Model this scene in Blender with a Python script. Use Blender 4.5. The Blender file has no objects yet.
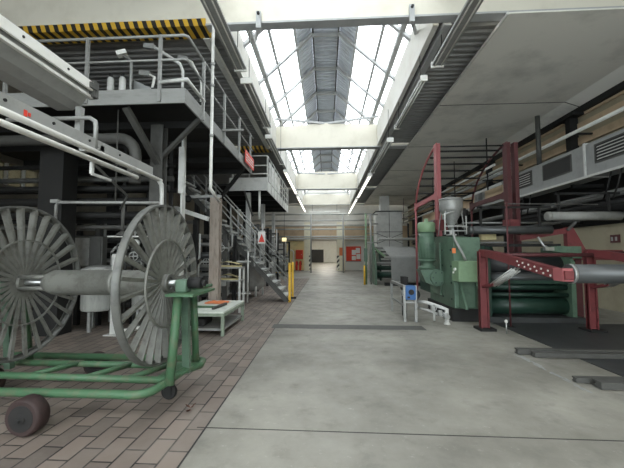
import bpy, bmesh, math, random
from mathutils import Vector, Matrix
random.seed(7)
C = bpy.context.scene.collection
PI = math.pi
V = Vector

# ------------------------------------------------------------------ materials
def lin(c):
    return tuple(((v/255)/12.92 if v/255 <= .04045 else ((v/255+.055)/1.055)**2.4) for v in c) + (1,)

def mat(name, col, rough=.6, metal=0.0, dirt=.35, scale=6, dirtcol=None, bump=0.0, spec=.4, stretch=None):
    m = bpy.data.materials.new(name); m.use_nodes = True
    nt = m.node_tree; b = nt.nodes['Principled BSDF']
    b.inputs['Roughness'].default_value = rough
    b.inputs['Metallic'].default_value = metal
    b.inputs['Specular IOR Level'].default_value = spec
    base = lin(col)
    dc = lin(dirtcol) if dirtcol else tuple(v*.45 for v in base[:3]) + (1,)
    tc = nt.nodes.new('ShaderNodeTexCoord')
    mp = nt.nodes.new('ShaderNodeMapping'); nt.links.new(tc.outputs['Object'], mp.inputs[0])
    if stretch: mp.inputs['Scale'].default_value = stretch
    n = nt.nodes.new('ShaderNodeTexNoise'); n.inputs['Scale'].default_value = scale
    n.inputs['Detail'].default_value = 7; n.inputs['Roughness'].default_value = .65
    nt.links.new(mp.outputs[0], n.inputs['Vector'])
    r = nt.nodes.new('ShaderNodeMapRange')
    r.inputs['From Min'].default_value = .48; r.inputs['From Max'].default_value = .78
    r.inputs['To Max'].default_value = dirt*1.6
    nt.links.new(n.outputs['Fac'], r.inputs['Value'])
    mx = nt.nodes.new('ShaderNodeMix'); mx.data_type = 'RGBA'
    mx.inputs[6].default_value = base; mx.inputs[7].default_value = dc
    nt.links.new(r.outputs[0], mx.inputs[0]); nt.links.new(mx.outputs[2], b.inputs['Base Color'])
    if bump:
        bp = nt.nodes.new('ShaderNodeBump'); bp.inputs['Strength'].default_value = bump
        bp.inputs['Distance'].default_value = .02
        nt.links.new(n.outputs['Fac'], bp.inputs['Height']); nt.links.new(bp.outputs[0], b.inputs['Normal'])
    return m

M = {}
M['steel'] = mat('galvanised_steel', (150,151,148), .45, .35, .4, 9)
M['steel_light'] = mat('pale_painted_steel', (196,197,193), .5, .1, .3, 6)
M['pole_white'] = mat('white_painted_pipe', (214,214,208), .45, 0, .3, 7)
M['steel_dark'] = mat('dark_machine_steel', (28,28,27), .7, .0, .4, 8)
M['steel_mid'] = mat('grey_machine_paint', (78,78,75), .6, .05, .45, 7)
M['fascia'] = mat('grey_fascia_paint', (140,141,138), .6, 0, .35, 3, stretch=(1,1,4))
M['black'] = mat('black_rubber', (34,33,32), .75, 0, .3, 10)
M['reel'] = mat('grey_reel_paint', (112,113,107), .5, .1, .6, 11, dirtcol=(72,69,63), bump=.15)
M['reel_edge'] = mat('worn_reel_rim', (98,99,95), .42, .25, .5, 8)
M['green_cart'] = mat('green_cart_paint', (68,102,74), .5, 0, .7, 9, dirtcol=(96,100,78), bump=.1)
M['green'] = mat('green_machine_paint', (88,112,94), .45, 0, .45, 5, dirtcol=(52,68,60))
M['green_deep'] = mat('deep_green_paint', (38,62,52), .4, 0, .4, 5)
M['green_pale'] = mat('pale_green_box_paint', (120,146,114), .5, 0, .3, 5)
M['red'] = mat('red_frame_paint', (112,54,56), .5, 0, .5, 7, dirtcol=(72,38,38))
M['pink'] = mat('faded_red_paint', (158,90,92), .55, 0, .4, 7, dirtcol=(140,84,84))
M['red_bright'] = mat('signal_red', (214,62,48), .5, 0, .15, 4)
M['yellow'] = mat('safety_yellow', (224,178,52), .5, 0, .25, 8)
M['yellow_pale'] = mat('cream_yellow_wall_paint', (232,216,164), .7, 0, .3, 3)
M['white'] = mat('white_wall_paint', (214,213,206), .75, 0, .3, 1.6, dirtcol=(186,180,166))
M['cream'] = mat('cream_paint', (222,216,192), .7, 0, .3, 3, dirtcol=(180,168,140))
M['beam'] = mat('cream_white_beam_paint', (216,212,198), .75, 0, .35, 1.3, dirtcol=(188,182,166))
M['flange'] = mat('grey_beam_edge', (172,174,174), .6, .05, .25, 3)
M['panel'] = mat('grey_white_ceiling_board', (232,231,224), .75, 0, .6, .6, dirtcol=(176,176,170))
M['deck'] = mat('grey_corrugated_sheet', (138,138,136), .55, .1, .3, 3)
M['deck_ridge'] = mat('blue_grey_corrugated_sheet', (196,202,210), .5, .05, .3, 3)
M['tan'] = mat('tan_wall_render', (192,170,142), .8, 0, .35, 2)
M['wall_dark'] = mat('grimy_wall_paint', (120,114,102), .85, 0, .5, 1.5)
M['wall_beige'] = mat('beige_wall_paint', (158,150,128), .8, 0, .4, 1.2)
M['roll_dark'] = mat('dark_rubber_roll', (52,53,54), .5, .1, .3, 3, stretch=(.3,4,4))
M['roll_grey'] = mat('grey_steel_roll', (86,88,88), .38, .4, .35, 3, stretch=(.3,4,4))
M['roll_white'] = mat('dull_white_roll', (146,146,141), .5, .05, .35, 4)
M['fabric'] = mat('grey_felt_web', (150,151,148), .9, 0, .25, 3)
M['blue'] = mat('blue_pump_paint', (54,98,152), .45, 0, .3, 9)
M['stainless'] = mat('stainless_tank', (176,176,172), .25, .45, .3, 4)
M['vat'] = mat('pale_grey_vat', (168,170,164), .55, .1, .45, 4, stretch=(4,4,.6))
M['rust'] = mat('rusty_column_paint', (150,140,130), .75, 0, .6, 6, dirtcol=(110,96,84), stretch=(3,3,.7))
M['table_leg'] = mat('worn_grey_green_paint', (132,144,128), .6, 0, .5, 7)
M['orange'] = mat('orange_cloth', (220,128,80), .8, 0, .3, 8)
M['cloth_yellow'] = mat('yellowed_cloth', (196,184,140), .85, 0, .3, 5)
M['table_top'] = mat('pale_green_table_top', (204,210,200), .6, 0, .45, 5)
M['caster'] = mat('dark_caster_tread', (54,40,38), .7, 0, .5, 10, dirtcol=(40,34,32))
M['fixture'] = mat('grey_light_fitting', (150,151,148), .5, .1, .3, 5)
M['fixture_white'] = mat('white_light_fitting', (226,226,220), .5, 0, .2, 5)
M['plate_dark'] = mat('dark_floor_plate', (66,68,68), .55, .3, .45, 4)
M['hood'] = mat('pale_hood_sheet', (196,197,193), .6, 0, .3, 2)
M['leaf'] = mat('dry_leaf_brown', (86,54,42), .8, 0, .3, 9)
M['duct'] = mat('grey_duct_sheet', (150,152,150), .6, .1, .35, 2)
M['grille'] = mat('dark_grille', (48,48,47), .6, .2, .2, 6)
M['chrome'] = mat('dull_chrome', (178,180,178), .3, .8, .25, 8)
M['board_red'] = mat('red_notice_board', (206,66,44), .7, 0, .2, 4)
M['paper'] = mat('white_paper', (226,226,222), .85, 0, .15, 6)
M['rod_red'] = mat('dark_red_post_paint', (84,44,46), .55, 0, .4, 7)

def stripes(name, a, b, per, ang=1.0, axis='X', other='Z'):
    m = bpy.data.materials.new(name); m.use_nodes = True
    nt = m.node_tree; bs = nt.nodes['Principled BSDF']; bs.inputs['Roughness'].default_value = .55
    tc = nt.nodes.new('ShaderNodeTexCoord'); sp = nt.nodes.new('ShaderNodeSeparateXYZ')
    nt.links.new(tc.outputs['Object'], sp.inputs[0])
    ma = nt.nodes.new('ShaderNodeMath'); ma.operation = 'MULTIPLY_ADD'; ma.inputs[1].default_value = ang
    nt.links.new(sp.outputs[other], ma.inputs[0]); nt.links.new(sp.outputs[axis], ma.inputs[2])
    mo = nt.nodes.new('ShaderNodeMath'); mo.operation = 'FLOORED_MODULO'; mo.inputs[1].default_value = per
    nt.links.new(ma.outputs[0], mo.inputs[0])
    gt = nt.nodes.new('ShaderNodeMath'); gt.operation = 'GREATER_THAN'; gt.inputs[1].default_value = per*.5
    nt.links.new(mo.outputs[0], gt.inputs[0])
    mx = nt.nodes.new('ShaderNodeMix'); mx.data_type = 'RGBA'
    mx.inputs[6].default_value = lin(a); mx.inputs[7].default_value = lin(b)
    nt.links.new(gt.outputs[0], mx.inputs[0]); nt.links.new(mx.outputs[2], bs.inputs['Base Color'])
    return m
M['hazard'] = stripes('yellow_black_hazard_stripes', (206,164,54), (40,37,34), .2, .35)
M['hazard_pillar'] = stripes('black_white_hazard_stripes', (222,218,200), (40,40,40), .44, -1.0, 'Z', 'X')

def concrete():
    m = bpy.data.materials.new('worn_concrete'); m.use_nodes = True
    nt = m.node_tree; b = nt.nodes['Principled BSDF']; L = nt.links.new
    tc = nt.nodes.new('ShaderNodeTexCoord')
    def noise(s, d=8, r=.65):
        n = nt.nodes.new('ShaderNodeTexNoise'); n.inputs['Scale'].default_value = s
        n.inputs['Detail'].default_value = d; n.inputs['Roughness'].default_value = r
        L(tc.outputs['Object'], n.inputs['Vector']); return n
    def rng(n, a, c, t0=0, t1=1):
        r = nt.nodes.new('ShaderNodeMapRange'); r.inputs['From Min'].default_value = a; r.inputs['From Max'].default_value = c
        r.inputs['To Min'].default_value = t0; r.inputs['To Max'].default_value = t1
        L(n.outputs['Fac'], r.inputs['Value']); return r
    def mix(f, a, c):
        x = nt.nodes.new('ShaderNodeMix'); x.data_type = 'RGBA'; L(f.outputs[0], x.inputs[0])
        for i, v in ((6, a), (7, c)):
            if isinstance(v, tuple): x.inputs[i].default_value = v
            else: L(v.outputs[2], x.inputs[i])
        return x
    n1 = noise(.55); n2 = noise(3.2); n3 = noise(9, 10, .8); n4 = noise(38, 4)
    a = mix(rng(n1, .35, .68), lin((112,110,102)), lin((154,152,142)))
    c = mix(rng(n2, .55, .8, 0, .55), a, lin((92,92,88)))
    d = mix(rng(n3, .58, .72, 0, .6), c, lin((190,188,180)))
    e = mix(rng(n4, .7, .76, 0, .4), d, lin((80,80,77)))
    L(e.outputs[2], b.inputs['Base Color'])
    rr = rng(n2, .3, .7, .42, .7); L(rr.outputs[0], b.inputs['Roughness'])
    bp = nt.nodes.new('ShaderNodeBump'); bp.inputs['Strength'].default_value = .12; bp.inputs['Distance'].default_value = .01
    L(n3.outputs['Fac'], bp.inputs['Height']); L(bp.outputs[0], b.inputs['Normal'])
    return m
M['concrete'] = concrete()

def brick():
    m = bpy.data.materials.new('brick_pavers'); m.use_nodes = True
    nt = m.node_tree; b = nt.nodes['Principled BSDF']; L = nt.links.new
    b.inputs['Roughness'].default_value = .7
    tc = nt.nodes.new('ShaderNodeTexCoord'); mp = nt.nodes.new('ShaderNodeMapping')
    mp.inputs['Rotation'].default_value = (0, 0, PI/2)
    L(tc.outputs['Object'], mp.inputs[0])
    t = nt.nodes.new('ShaderNodeTexBrick'); L(mp.outputs[0], t.inputs[0])
    t.inputs['Color1'].default_value = lin((128,116,106)); t.inputs['Color2'].default_value = lin((94,86,80))
    t.inputs['Mortar'].default_value = lin((34,31,29)); t.inputs['Scale'].default_value = 1
    t.inputs['Mortar Size'].default_value = .009; t.inputs['Brick Width'].default_value = .34
    t.inputs['Row Height'].default_value = .178; t.inputs['Mortar Smooth'].default_value = .3; t.inputs['Bias'].default_value = -.1
    n = nt.nodes.new('ShaderNodeTexNoise'); n.inputs['Scale'].default_value = 1.6; n.inputs['Detail'].default_value = 9; n.inputs['Roughness'].default_value = .7
    L(tc.outputs['Object'], n.inputs['Vector'])
    r = nt.nodes.new('ShaderNodeMapRange'); r.inputs['From Min'].default_value = .42; r.inputs['From Max'].default_value = .72; r.inputs['To Max'].default_value = .55
    L(n.outputs['Fac'], r.inputs['Value'])
    x = nt.nodes.new('ShaderNodeMix'); x.data_type = 'RGBA'; L(r.outputs[0], x.inputs[0]); L(t.outputs['Color'], x.inputs[6]); x.inputs[7].default_value = lin((134,127,119))
    L(x.outputs[2], b.inputs['Base Color'])
    bp = nt.nodes.new('ShaderNodeBump'); bp.inputs['Strength'].default_value = .5; bp.inputs['Distance'].default_value = .01
    iv = nt.nodes.new('ShaderNodeMath'); iv.operation = 'SUBTRACT'; iv.inputs[0].default_value = 1; L(t.outputs['Fac'], iv.inputs[1])
    L(iv.outputs[0], bp.inputs['Height']); L(bp.outputs[0], b.inputs['Normal'])
    return m
M['brick'] = brick()

def glassmat():
    m = bpy.data.materials.new('skylight_glass'); m.use_nodes = True
    nt = m.node_tree; nt.nodes.clear(); L = nt.links.new
    o = nt.nodes.new('ShaderNodeOutputMaterial'); tr = nt.nodes.new('ShaderNodeBsdfTransparent')
    tr.inputs[0].default_value = (.86, .9, .92, 1)
    di = nt.nodes.new('ShaderNodeBsdfTranslucent'); di.inputs[0].default_value = (.85, .87, .86, 1)
    n = nt.nodes.new('ShaderNodeTexNoise'); n.inputs['Scale'].default_value = 2.2; n.inputs['Detail'].default_value = 6
    r = nt.nodes.new('ShaderNodeMapRange'); r.inputs['From Min'].default_value = .4; r.inputs['From Max'].default_value = .75
    r.inputs['To Min'].default_value = .04; r.inputs['To Max'].default_value = .3
    tc = nt.nodes.new('ShaderNodeTexCoord'); L(tc.outputs['Object'], n.inputs['Vector']); L(n.outputs['Fac'], r.inputs['Value'])
    mx = nt.nodes.new('ShaderNodeMixShader'); L(r.outputs[0], mx.inputs[0]); L(tr.outputs[0], mx.inputs[1]); L(di.outputs[0], mx.inputs[2])
    L(mx.outputs[0], o.inputs[0]); return m
M['glass'] = glassmat()

def dusty():
    m = M['glass'].copy(); m.name = 'dusty_window_glass'
    for n in m.node_tree.nodes:
        if n.type == 'BSDF_TRANSPARENT': n.inputs[0].default_value = (.09,.085,.065,1)
        if n.type == 'BSDF_TRANSLUCENT': n.inputs[0].default_value = (.25,.24,.2,1)
    return m
M['dusty'] = dusty()

def lampmat(name, col, s):
    m = bpy.data.materials.new(name); m.use_nodes = True
    b = m.node_tree.nodes['Principled BSDF']
    b.inputs['Emission Color'].default_value = col; b.inputs['Emission Strength'].default_value = s
    return m
M['tube_lit'] = lampmat('lit_tube', (1,.95,.86,1), 220)  # for unseen tubes added to brighten the passage
M['tube_far'] = lampmat('lit_fluorescent_tube', (1,.95,.85,1), 3.5)  # glow added to far fittings that look unlit, brightening the hall end
M['lamp_warm'] = lampmat('lit_warm_lamp', (1,.8,.35,1), 1.2)

# ------------------------------------------------------------------ mesh builder
class MB:
    def __init__(s): s.bm = bmesh.new()
    def _f(s, vs, smooth=False):
        try:
            f = s.bm.faces.new(vs); f.smooth = smooth; return f
        except ValueError: return None
    def box(s, x0, x1, y0, y1, z0, z1, bev=0):
        v = [s.bm.verts.new(p) for p in ((x0,y0,z0),(x1,y0,z0),(x1,y1,z0),(x0,y1,z0),(x0,y0,z1),(x1,y0,z1),(x1,y1,z1),(x0,y1,z1))]
        fs = [s._f([v[i] for i in q]) for q in ((3,2,1,0),(4,5,6,7),(0,1,5,4),(1,2,6,5),(2,3,7,6),(3,0,4,7))]
        if bev:
            es = list({e for f in fs for e in f.edges})
            bmesh.ops.bevel(s.bm, geom=es, offset=bev, segments=2, affect='EDGES', profile=.5)
        return s
    def bar(s, p, q, w, h=None, up=(0,0,1)):
        """a rectangular bar from p to q, w across and h along up"""
        p, q = V(p), V(q); h = h or w; d = (q-p).normalized(); u = V(up)
        if abs(d.dot(u)) > .98: u = V((0,1,0))
        a = d.cross(u).normalized(); b = a.cross(d).normalized()
        vs = []
        for c in (p, q):
            for i, j in ((-1,-1),(1,-1),(1,1),(-1,1)): vs.append(s.bm.verts.new(c + a*(w/2*i) + b*(h/2*j)))
        for f in ((3,2,1,0),(4,5,6,7),(0,1,5,4),(1,2,6,5),(2,3,7,6),(3,0,4,7)): s._f([vs[i] for i in f])
        return s
    def cyl(s, p, q, r, n=16, r2=None, caps=True):
        p, q = V(p), V(q); r2 = r if r2 is None else r2; d = (q-p).normalized()
        u = V((0,0,1)) if abs(d.z) < .95 else V((1,0,0))
        a = d.cross(u).normalized(); b = d.cross(a).normalized()
        A = [s.bm.verts.new(p + (a*math.cos(t)+b*math.sin(t))*r) for t in (2*PI*i/n for i in range(n))]
        B = [s.bm.verts.new(q + (a*math.cos(t)+b*math.sin(t))*r2) for t in (2*PI*i/n for i in range(n))]
        for i in range(n): s._f([A[i], A[(i+1)%n], B[(i+1)%n], B[i]], True)
        if caps: s._f(A[::-1]); s._f(B)
        return s
    def tube(s, pts, r, n=8, closed=False):
        pts = [V(p) for p in pts]; rings = []; m = len(pts); pa = None
        for i, p in enumerate(pts):
            if closed: d = (pts[(i+1)%m]-pts[i-1]).normalized()
            else: d = (pts[min(i+1,m-1)]-pts[max(i-1,0)]).normalized()
            if pa is None:
                u = V((0,0,1)) if abs(d.z) < .95 else V((1,0,0)); a = d.cross(u).normalized()
            else: a = (pa - d*pa.dot(d)).normalized()
            pa = a; b = d.cross(a)
            k = 1.0
            if 0 < i < m-1:
                c = (pts[i]-pts[i-1]).normalized().dot((pts[i+1]-pts[i]).normalized()); k = 1/max(.6, math.sqrt((1+max(c,-.5))/2))
            rings.append([s.bm.verts.new(p + (a*math.cos(t)+b*math.sin(t))*r*min(k,1.3)) for t in (2*PI*j/n for j in range(n))])
        R = range(m if closed else m-1)
        for i in R:
            A, B = rings[i], rings[(i+1)%m]
            for j in range(n): s._f([A[j], A[(j+1)%n], B[(j+1)%n], B[j]], True)
        if not closed: s._f(rings[0][::-1]); s._f(rings[-1])
        return s
    def prism(s, poly, axis, a, b):
        """extrude a 2-d polygon along axis from a to b"""
        def P(u, w, t): return {'x':(t,u,w),'y':(u,t,w),'z':(u,w,t)}[axis]
        A = [s.bm.verts.new(P(u,w,a)) for u, w in poly]; B = [s.bm.verts.new(P(u,w,b)) for u, w in poly]
        n = len(poly)
        for i in range(n): s._f([A[i],A[(i+1)%n],B[(i+1)%n],B[i]])
        s._f(A[::-1]); s._f(B); return s
    def lathe(s, prof, c, axis='z', n=24):
        """prof: (radius, height) list round an axis through c"""
        c = V(c); rings = []
        for r, h in prof:
            ring = []
            for i in range(n):
                t = 2*PI*i/n; x, y = r*math.cos(t), r*math.sin(t)
                ring.append(s.bm.verts.new(c + V({'z':(x,y,h),'x':(h,x,y),'y':(x,h,y)}[axis])))
            rings.append(ring)
        for k in range(len(rings)-1):
            A, B = rings[k], rings[k+1]
            sm = abs(prof[k][0]-prof[k+1][0]) < abs(prof[k][1]-prof[k+1][1])*3
            for i in range(n): s._f([A[i],A[(i+1)%n],B[(i+1)%n],B[i]], sm)
        if prof[0] == prof[-1]: return s
        if prof[0][0] > 1e-4: s._f(rings[0][::-1])
        if prof[-1][0] > 1e-4: s._f(rings[-1])
        return s
    def band(s, c, R, w, t, axis='x', n=48):
        """a flat hoop of radius R, width w along the axis and thickness t"""
        return s.lathe([(R,-w/2),(R,w/2),(R-t,w/2),(R-t,-w/2),(R,-w/2)], c, axis, n)
    def quads(s, rows, smooth=False):
        g = [[s.bm.verts.new(p) for p in r] for r in rows]
        for a, b in zip(g, g[1:]):
            for i in range(len(a)-1): s._f([a[i],a[i+1],b[i+1],b[i]], smooth)
        return s
    def corrugated(s, x0, x1, y0, y1, z, per=.2, dep=.045):
        y, rows = y0, []
        pr = [(0,0),(.35,0),(.5,1),(.85,1)]
        while y < y1:
            for f, h in pr:
                yy = min(y+f*per, y1); zz = h*dep
                rows.append([(x0,yy,z(x0)+zz),(x1,yy,z(x1)+zz)])
            y += per
        rows.append([(x0,y1,z(x0)),(x1,y1,z(x1))])
        return s.quads(rows)

def wloc(o):
    v = V((0,0,0))
    while o is not None: v += o.location; o = o.parent
    return v
def part(name, mb, m, parent=None, label=None, kind=None):
    bmesh.ops.recalc_face_normals(mb.bm, faces=mb.bm.faces[:])
    me = bpy.data.meshes.new(name); off = wloc(parent) if parent else V((0,0,0))
    if off.length: bmesh.ops.translate(mb.bm, verts=mb.bm.verts[:], vec=-off)
    mb.bm.to_mesh(me); mb.bm.free()
    me.materials.append(M[m] if isinstance(m, str) else m)
    o = bpy.data.objects.new(name, me); C.objects.link(o)
    if parent: o.parent = parent
    if label: o['label'] = label
    if kind: o['kind'] = kind
    return o
def tag(o, label, cat, group=None, kind=None):
    o['label'] = label; o['category'] = cat
    if group: o['group'] = group
    if kind: o['kind'] = kind
    return o
def thing(name, label, cat, loc=(0,0,0), group=None, kind=None):
    o = bpy.data.objects.new(name, None); C.objects.link(o); o.location = loc; o.empty_display_size = .2
    return tag(o, label, cat, group, kind)
def solo(name, mb, m, label, cat, group=None, kind=None):
    """a thing that is one mesh; its origin is put at the base of its box"""
    vs = [v.co for v in mb.bm.verts]
    c = V(((min(v.x for v in vs)+max(v.x for v in vs))/2, (min(v.y for v in vs)+max(v.y for v in vs))/2, min(v.z for v in vs)))
    bmesh.ops.translate(mb.bm, verts=mb.bm.verts[:], vec=-c)
    o = part(name, mb, m); o.location = c
    return tag(o, label, cat, group, kind)
def dup(o, delta, label=None, parent=None):
    r = o.copy(); C.objects.link(r)
    if parent: r.parent = parent
    else: r.location = o.location + V(delta)
    if label: r['label'] = label
    for ch in list(o.children): dup(ch, (0,0,0), None, r)
    return r
def arc(c, r, a0, a1, n, plane='xz'):
    out = []
    for i in range(n+1):
        t = a0+(a1-a0)*i/n; u, w = r*math.cos(t), r*math.sin(t)
        out.append({'xz':(c[0]+u,c[1],c[2]+w),'yz':(c[0],c[1]+u,c[2]+w),'xy':(c[0]+u,c[1]+w,c[2])}[plane])
    return out

# ================================================================== THE SETTING
Y0, Y1, XL, XR, ZC = -8, 33.6, -9.0, 8.1, 6.5
BEAMS = [-2.4, 6.72, 15.1, 24.9, 33.0]
EDGE = -1.12
solo('floor', MB().quads([[(EDGE,Y0,0),(XR+.3,Y0,0)],[(EDGE,64,0),(XR+.3,64,0)]]), 'concrete', 'grey worn concrete floor of the hall and aisle', 'floor', kind='structure')
solo('floor', MB().quads([[(XL-.3,Y0,0),(EDGE,Y0,0)],[(XL-.3,22,0),(EDGE,22,0)]]), 'brick', 'brick paved floor on the left side of the aisle', 'floor', kind='structure')
solo('floor', MB().quads([[(XL-.3,22,0),(EDGE,22,0)],[(XL-.3,64,0),(EDGE,64,0)]]), 'concrete', 'concrete floor at the far left beyond the brick paving', 'floor', kind='structure')
solo('trim_1', MB().box(-1.2,2.1,7.3,7.7,-.02,.004), 'steel_mid', 'darker cover strip set across the concrete aisle', 'floor strip', kind='structure')
solo('trim_2', MB().box(-1.2,4.2,3.125,3.137,-.02,.0015), 'grille', 'thin dark joint across the near concrete floor', 'floor joint', kind='structure')
solo('trim_3', MB().box(EDGE-.008,EDGE+.008,Y0,22,-.02,.0015), 'grille', 'dark joint between brick paving and concrete', 'floor joint', kind='structure')
def lime():
    b = MB(); r = random.Random(3)
    for i in range(55):
        y = r.uniform(4.2,5.6); x = 3.02+ (5.6-y)*.02 + r.gauss(0,.02); a = r.uniform(.003,.012); l = r.uniform(.02,.09)
        b.box(x-a,x+a,y-l,y+l,-.01,.002+r.random()*.002)
    return b
solo('lime_dust', lime(), 'duct', 'white line of dust on the concrete beside the dark steel bars', 'dust', kind='stuff')

# walls
solo('wall_left', MB().box(XL-.3,XL,Y0,-7,0,8.2).box(XL-.3,XL,-7,-3.5,0,.3).box(XL-.3,XL,-7,-3.5,6.9,8.2).box(XL-.3,XL,-3.5,8.4,0,8.2).box(XL-.3,XL,10.0,Y1,0,8.2).box(XL-.3,XL,8.4,10.0,0,3.55).box(XL-.3,XL,8.4,10.0,4.2,8.2), 'wall_dark', 'grimy wall behind the machines on the left', 'wall', kind='structure')
solo('wall_right', MB().box(XR,XR+.3,Y0,Y1,0,8.2), 'wall_beige', 'beige painted wall behind the green machine', 'wall', kind='structure')
solo('wall_rear', MB().box(XL-.3,-7.0,Y0-.3,Y0,0,8.2).box(7.0,XR+.3,Y0-.3,Y0,0,8.2).box(-7,7,Y0-.3,Y0,6.9,8.2), 'white', 'plain wall at the near end of the hall', 'wall', kind='structure')
wb = MB().box(XL-.3,-5.0,Y1,Y1+.3,0,8.2).box(-5.0,-1.6,Y1,Y1+.3,0,8.2).box(1.6,XR+.3,Y1,Y1+.3,0,8.2).box(-1.6,1.6,Y1,Y1+.3,2.9,8.2)
solo('wall_back', wb, 'white', 'end wall of the hall around the passage opening', 'wall', kind='structure')
solo('wall_end', MB().box(-4.0,-1.6,Y1-.12,Y1-.01,0,2.9), 'yellow_pale', 'cream yellow lower wall left of the passage', 'wall', kind='structure')
solo('wall_upper', MB().box(XL,XR,Y1-.5,Y1-.01,3.0,4.35), 'tan', 'tan wall band above the passage opening', 'wall', kind='structure')
w6 = thing('window_6','wide glazed gate in the near end wall behind the viewer','window',(0,Y0,0),kind='structure')  # unseen gate added to light the hall from behind
part('glass_pane', MB().box(-7,7,Y0-.2,Y0-.19,.0,6.9), 'glass', w6)
wf = MB()
for k in range(9): wf.box(-7+k*1.75-.04,-7+k*1.75+.04,Y0-.24,Y0-.12,.0,6.9)
for z in (.05,2.3,4.6,6.84): wf.box(-7,7,Y0-.24,Y0-.12,z,z+.06)
part('window_frame', wf, 'flange', w6)
w7 = thing('window_7','row of tall windows in the left wall behind the viewer','window',(XL,-2,.3),kind='structure')  # out-of-view windows added to send more daylight across the hall
part('glass_pane', MB().box(XL-.2,XL-.19,-7,-3.5,.3,6.9), 'glass', w7)
wf = MB()
for k in range(3): wf.box(XL-.24,XL-.12,-7+k*1.75-.04,-7+k*1.75+.04,.3,6.9)
for z in (.35,2.4,4.6,6.84): wf.box(XL-.24,XL-.12,-7,-3.5,z,z+.06)
part('window_frame', wf, 'flange', w7)
w1 = thing('window_5','bright window seen low between the machines at far left','window',(XL,9.2,3.55),kind='structure')
part('glass_pane', MB().box(XL-.2,XL-.19,8.4,10,3.55,4.2), 'dusty', w1)
part('window_frame', MB().box(XL-.22,XL-.1,8.9,8.95,3.55,4.2).box(XL-.22,XL-.1,9.45,9.5,3.55,4.2), 'pole_white', w1)

# passage beyond the end wall
solo('wall_passage', MB().box(-3.2,-3.0,Y1+.3,64,0,4.2).box(3.2,3.4,Y1+.3,64,0,4.2).box(-3.2,3.4,64,64.2,0,4.2), 'white', 'white walls of the passage beyond the opening', 'wall', kind='structure')
solo('ceiling', MB().box(-3.2,3.4,Y1+.3,64.2,4.2,4.3), 'white', 'white ceiling of the passage beyond the opening', 'ceiling', kind='structure')
d = thing('door_1','dark grey closed gate at the far end of the passage','door',(-1.75,63.8,0),kind='structure')
part('door_panel', MB().box(-2.9,-.65,63.9,63.98,0,2.35), 'grille', d)
part('door_frame', MB().box(-3.0,-2.9,63.85,64,0,2.45).box(-.65,-.55,63.85,64,0,2.45).box(-3.0,-.55,63.85,64,2.35,2.45), 'steel_mid', d)

# pillars with hazard corners
for x0, x1, lab, hx in ((-2.12,-1.52,'cream pillar left of the passage with black and white hazard stripes',(-1.66,-1.515)),(.98,1.72,'cream pillar right of the passage with black and white hazard stripes',(.975,1.2))):
    p = thing('pillar', lab, 'pillar', ((x0+x1)/2,32.0,0), kind='structure')
    part('pillar_shaft', MB().box(x0,x1,31.7,32.3,0,4.6), 'cream', p)
    part('hazard_stripe', MB().box(hx[0],hx[1],31.69,32.31,.15,1.45), 'hazard_pillar', p)

# roof beams
bl = ['nearest cream roof beam across the top of the hall','second cream roof beam with small hazard stripes','third cream roof beam far down the hall','farthest roof beam before the end wall']
BT = [.34,.18,.3,.34,.3]; BH = [7.6,7.5,7.6,7.8,7.5]
for i, y in enumerate(BEAMS):
    lab = bl[i-1] if i else 'cream roof beam behind the viewer'
    bm_ = thing('roof_beam', lab, 'roof beam', (0,y,6.45), kind='structure')
    part('beam_web', MB().prism([(XL,6.49),(XR,6.49),(XR,7.36),(2.4,BH[i]-.12),(0,BH[i]),(-2.4,BH[i]-.12),(XL,7.36)],'y',y,y+BT[i]), 'beam', bm_)
    part('beam_edge', MB().box(XL,XR,y-.02,y+BT[i]+.03,6.45,6.49), 'flange', bm_)
    if i in (1, 2):
        xa, xb = ((-8.9,-2.55) if i == 1 else (-4.1,-2.6))
        part('hazard_stripe', MB().box(xa,xb,y-.035,y+BT[i]+.2,6.44,6.60), 'hazard', bm_, 'yellow and black hazard stripes')

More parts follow.
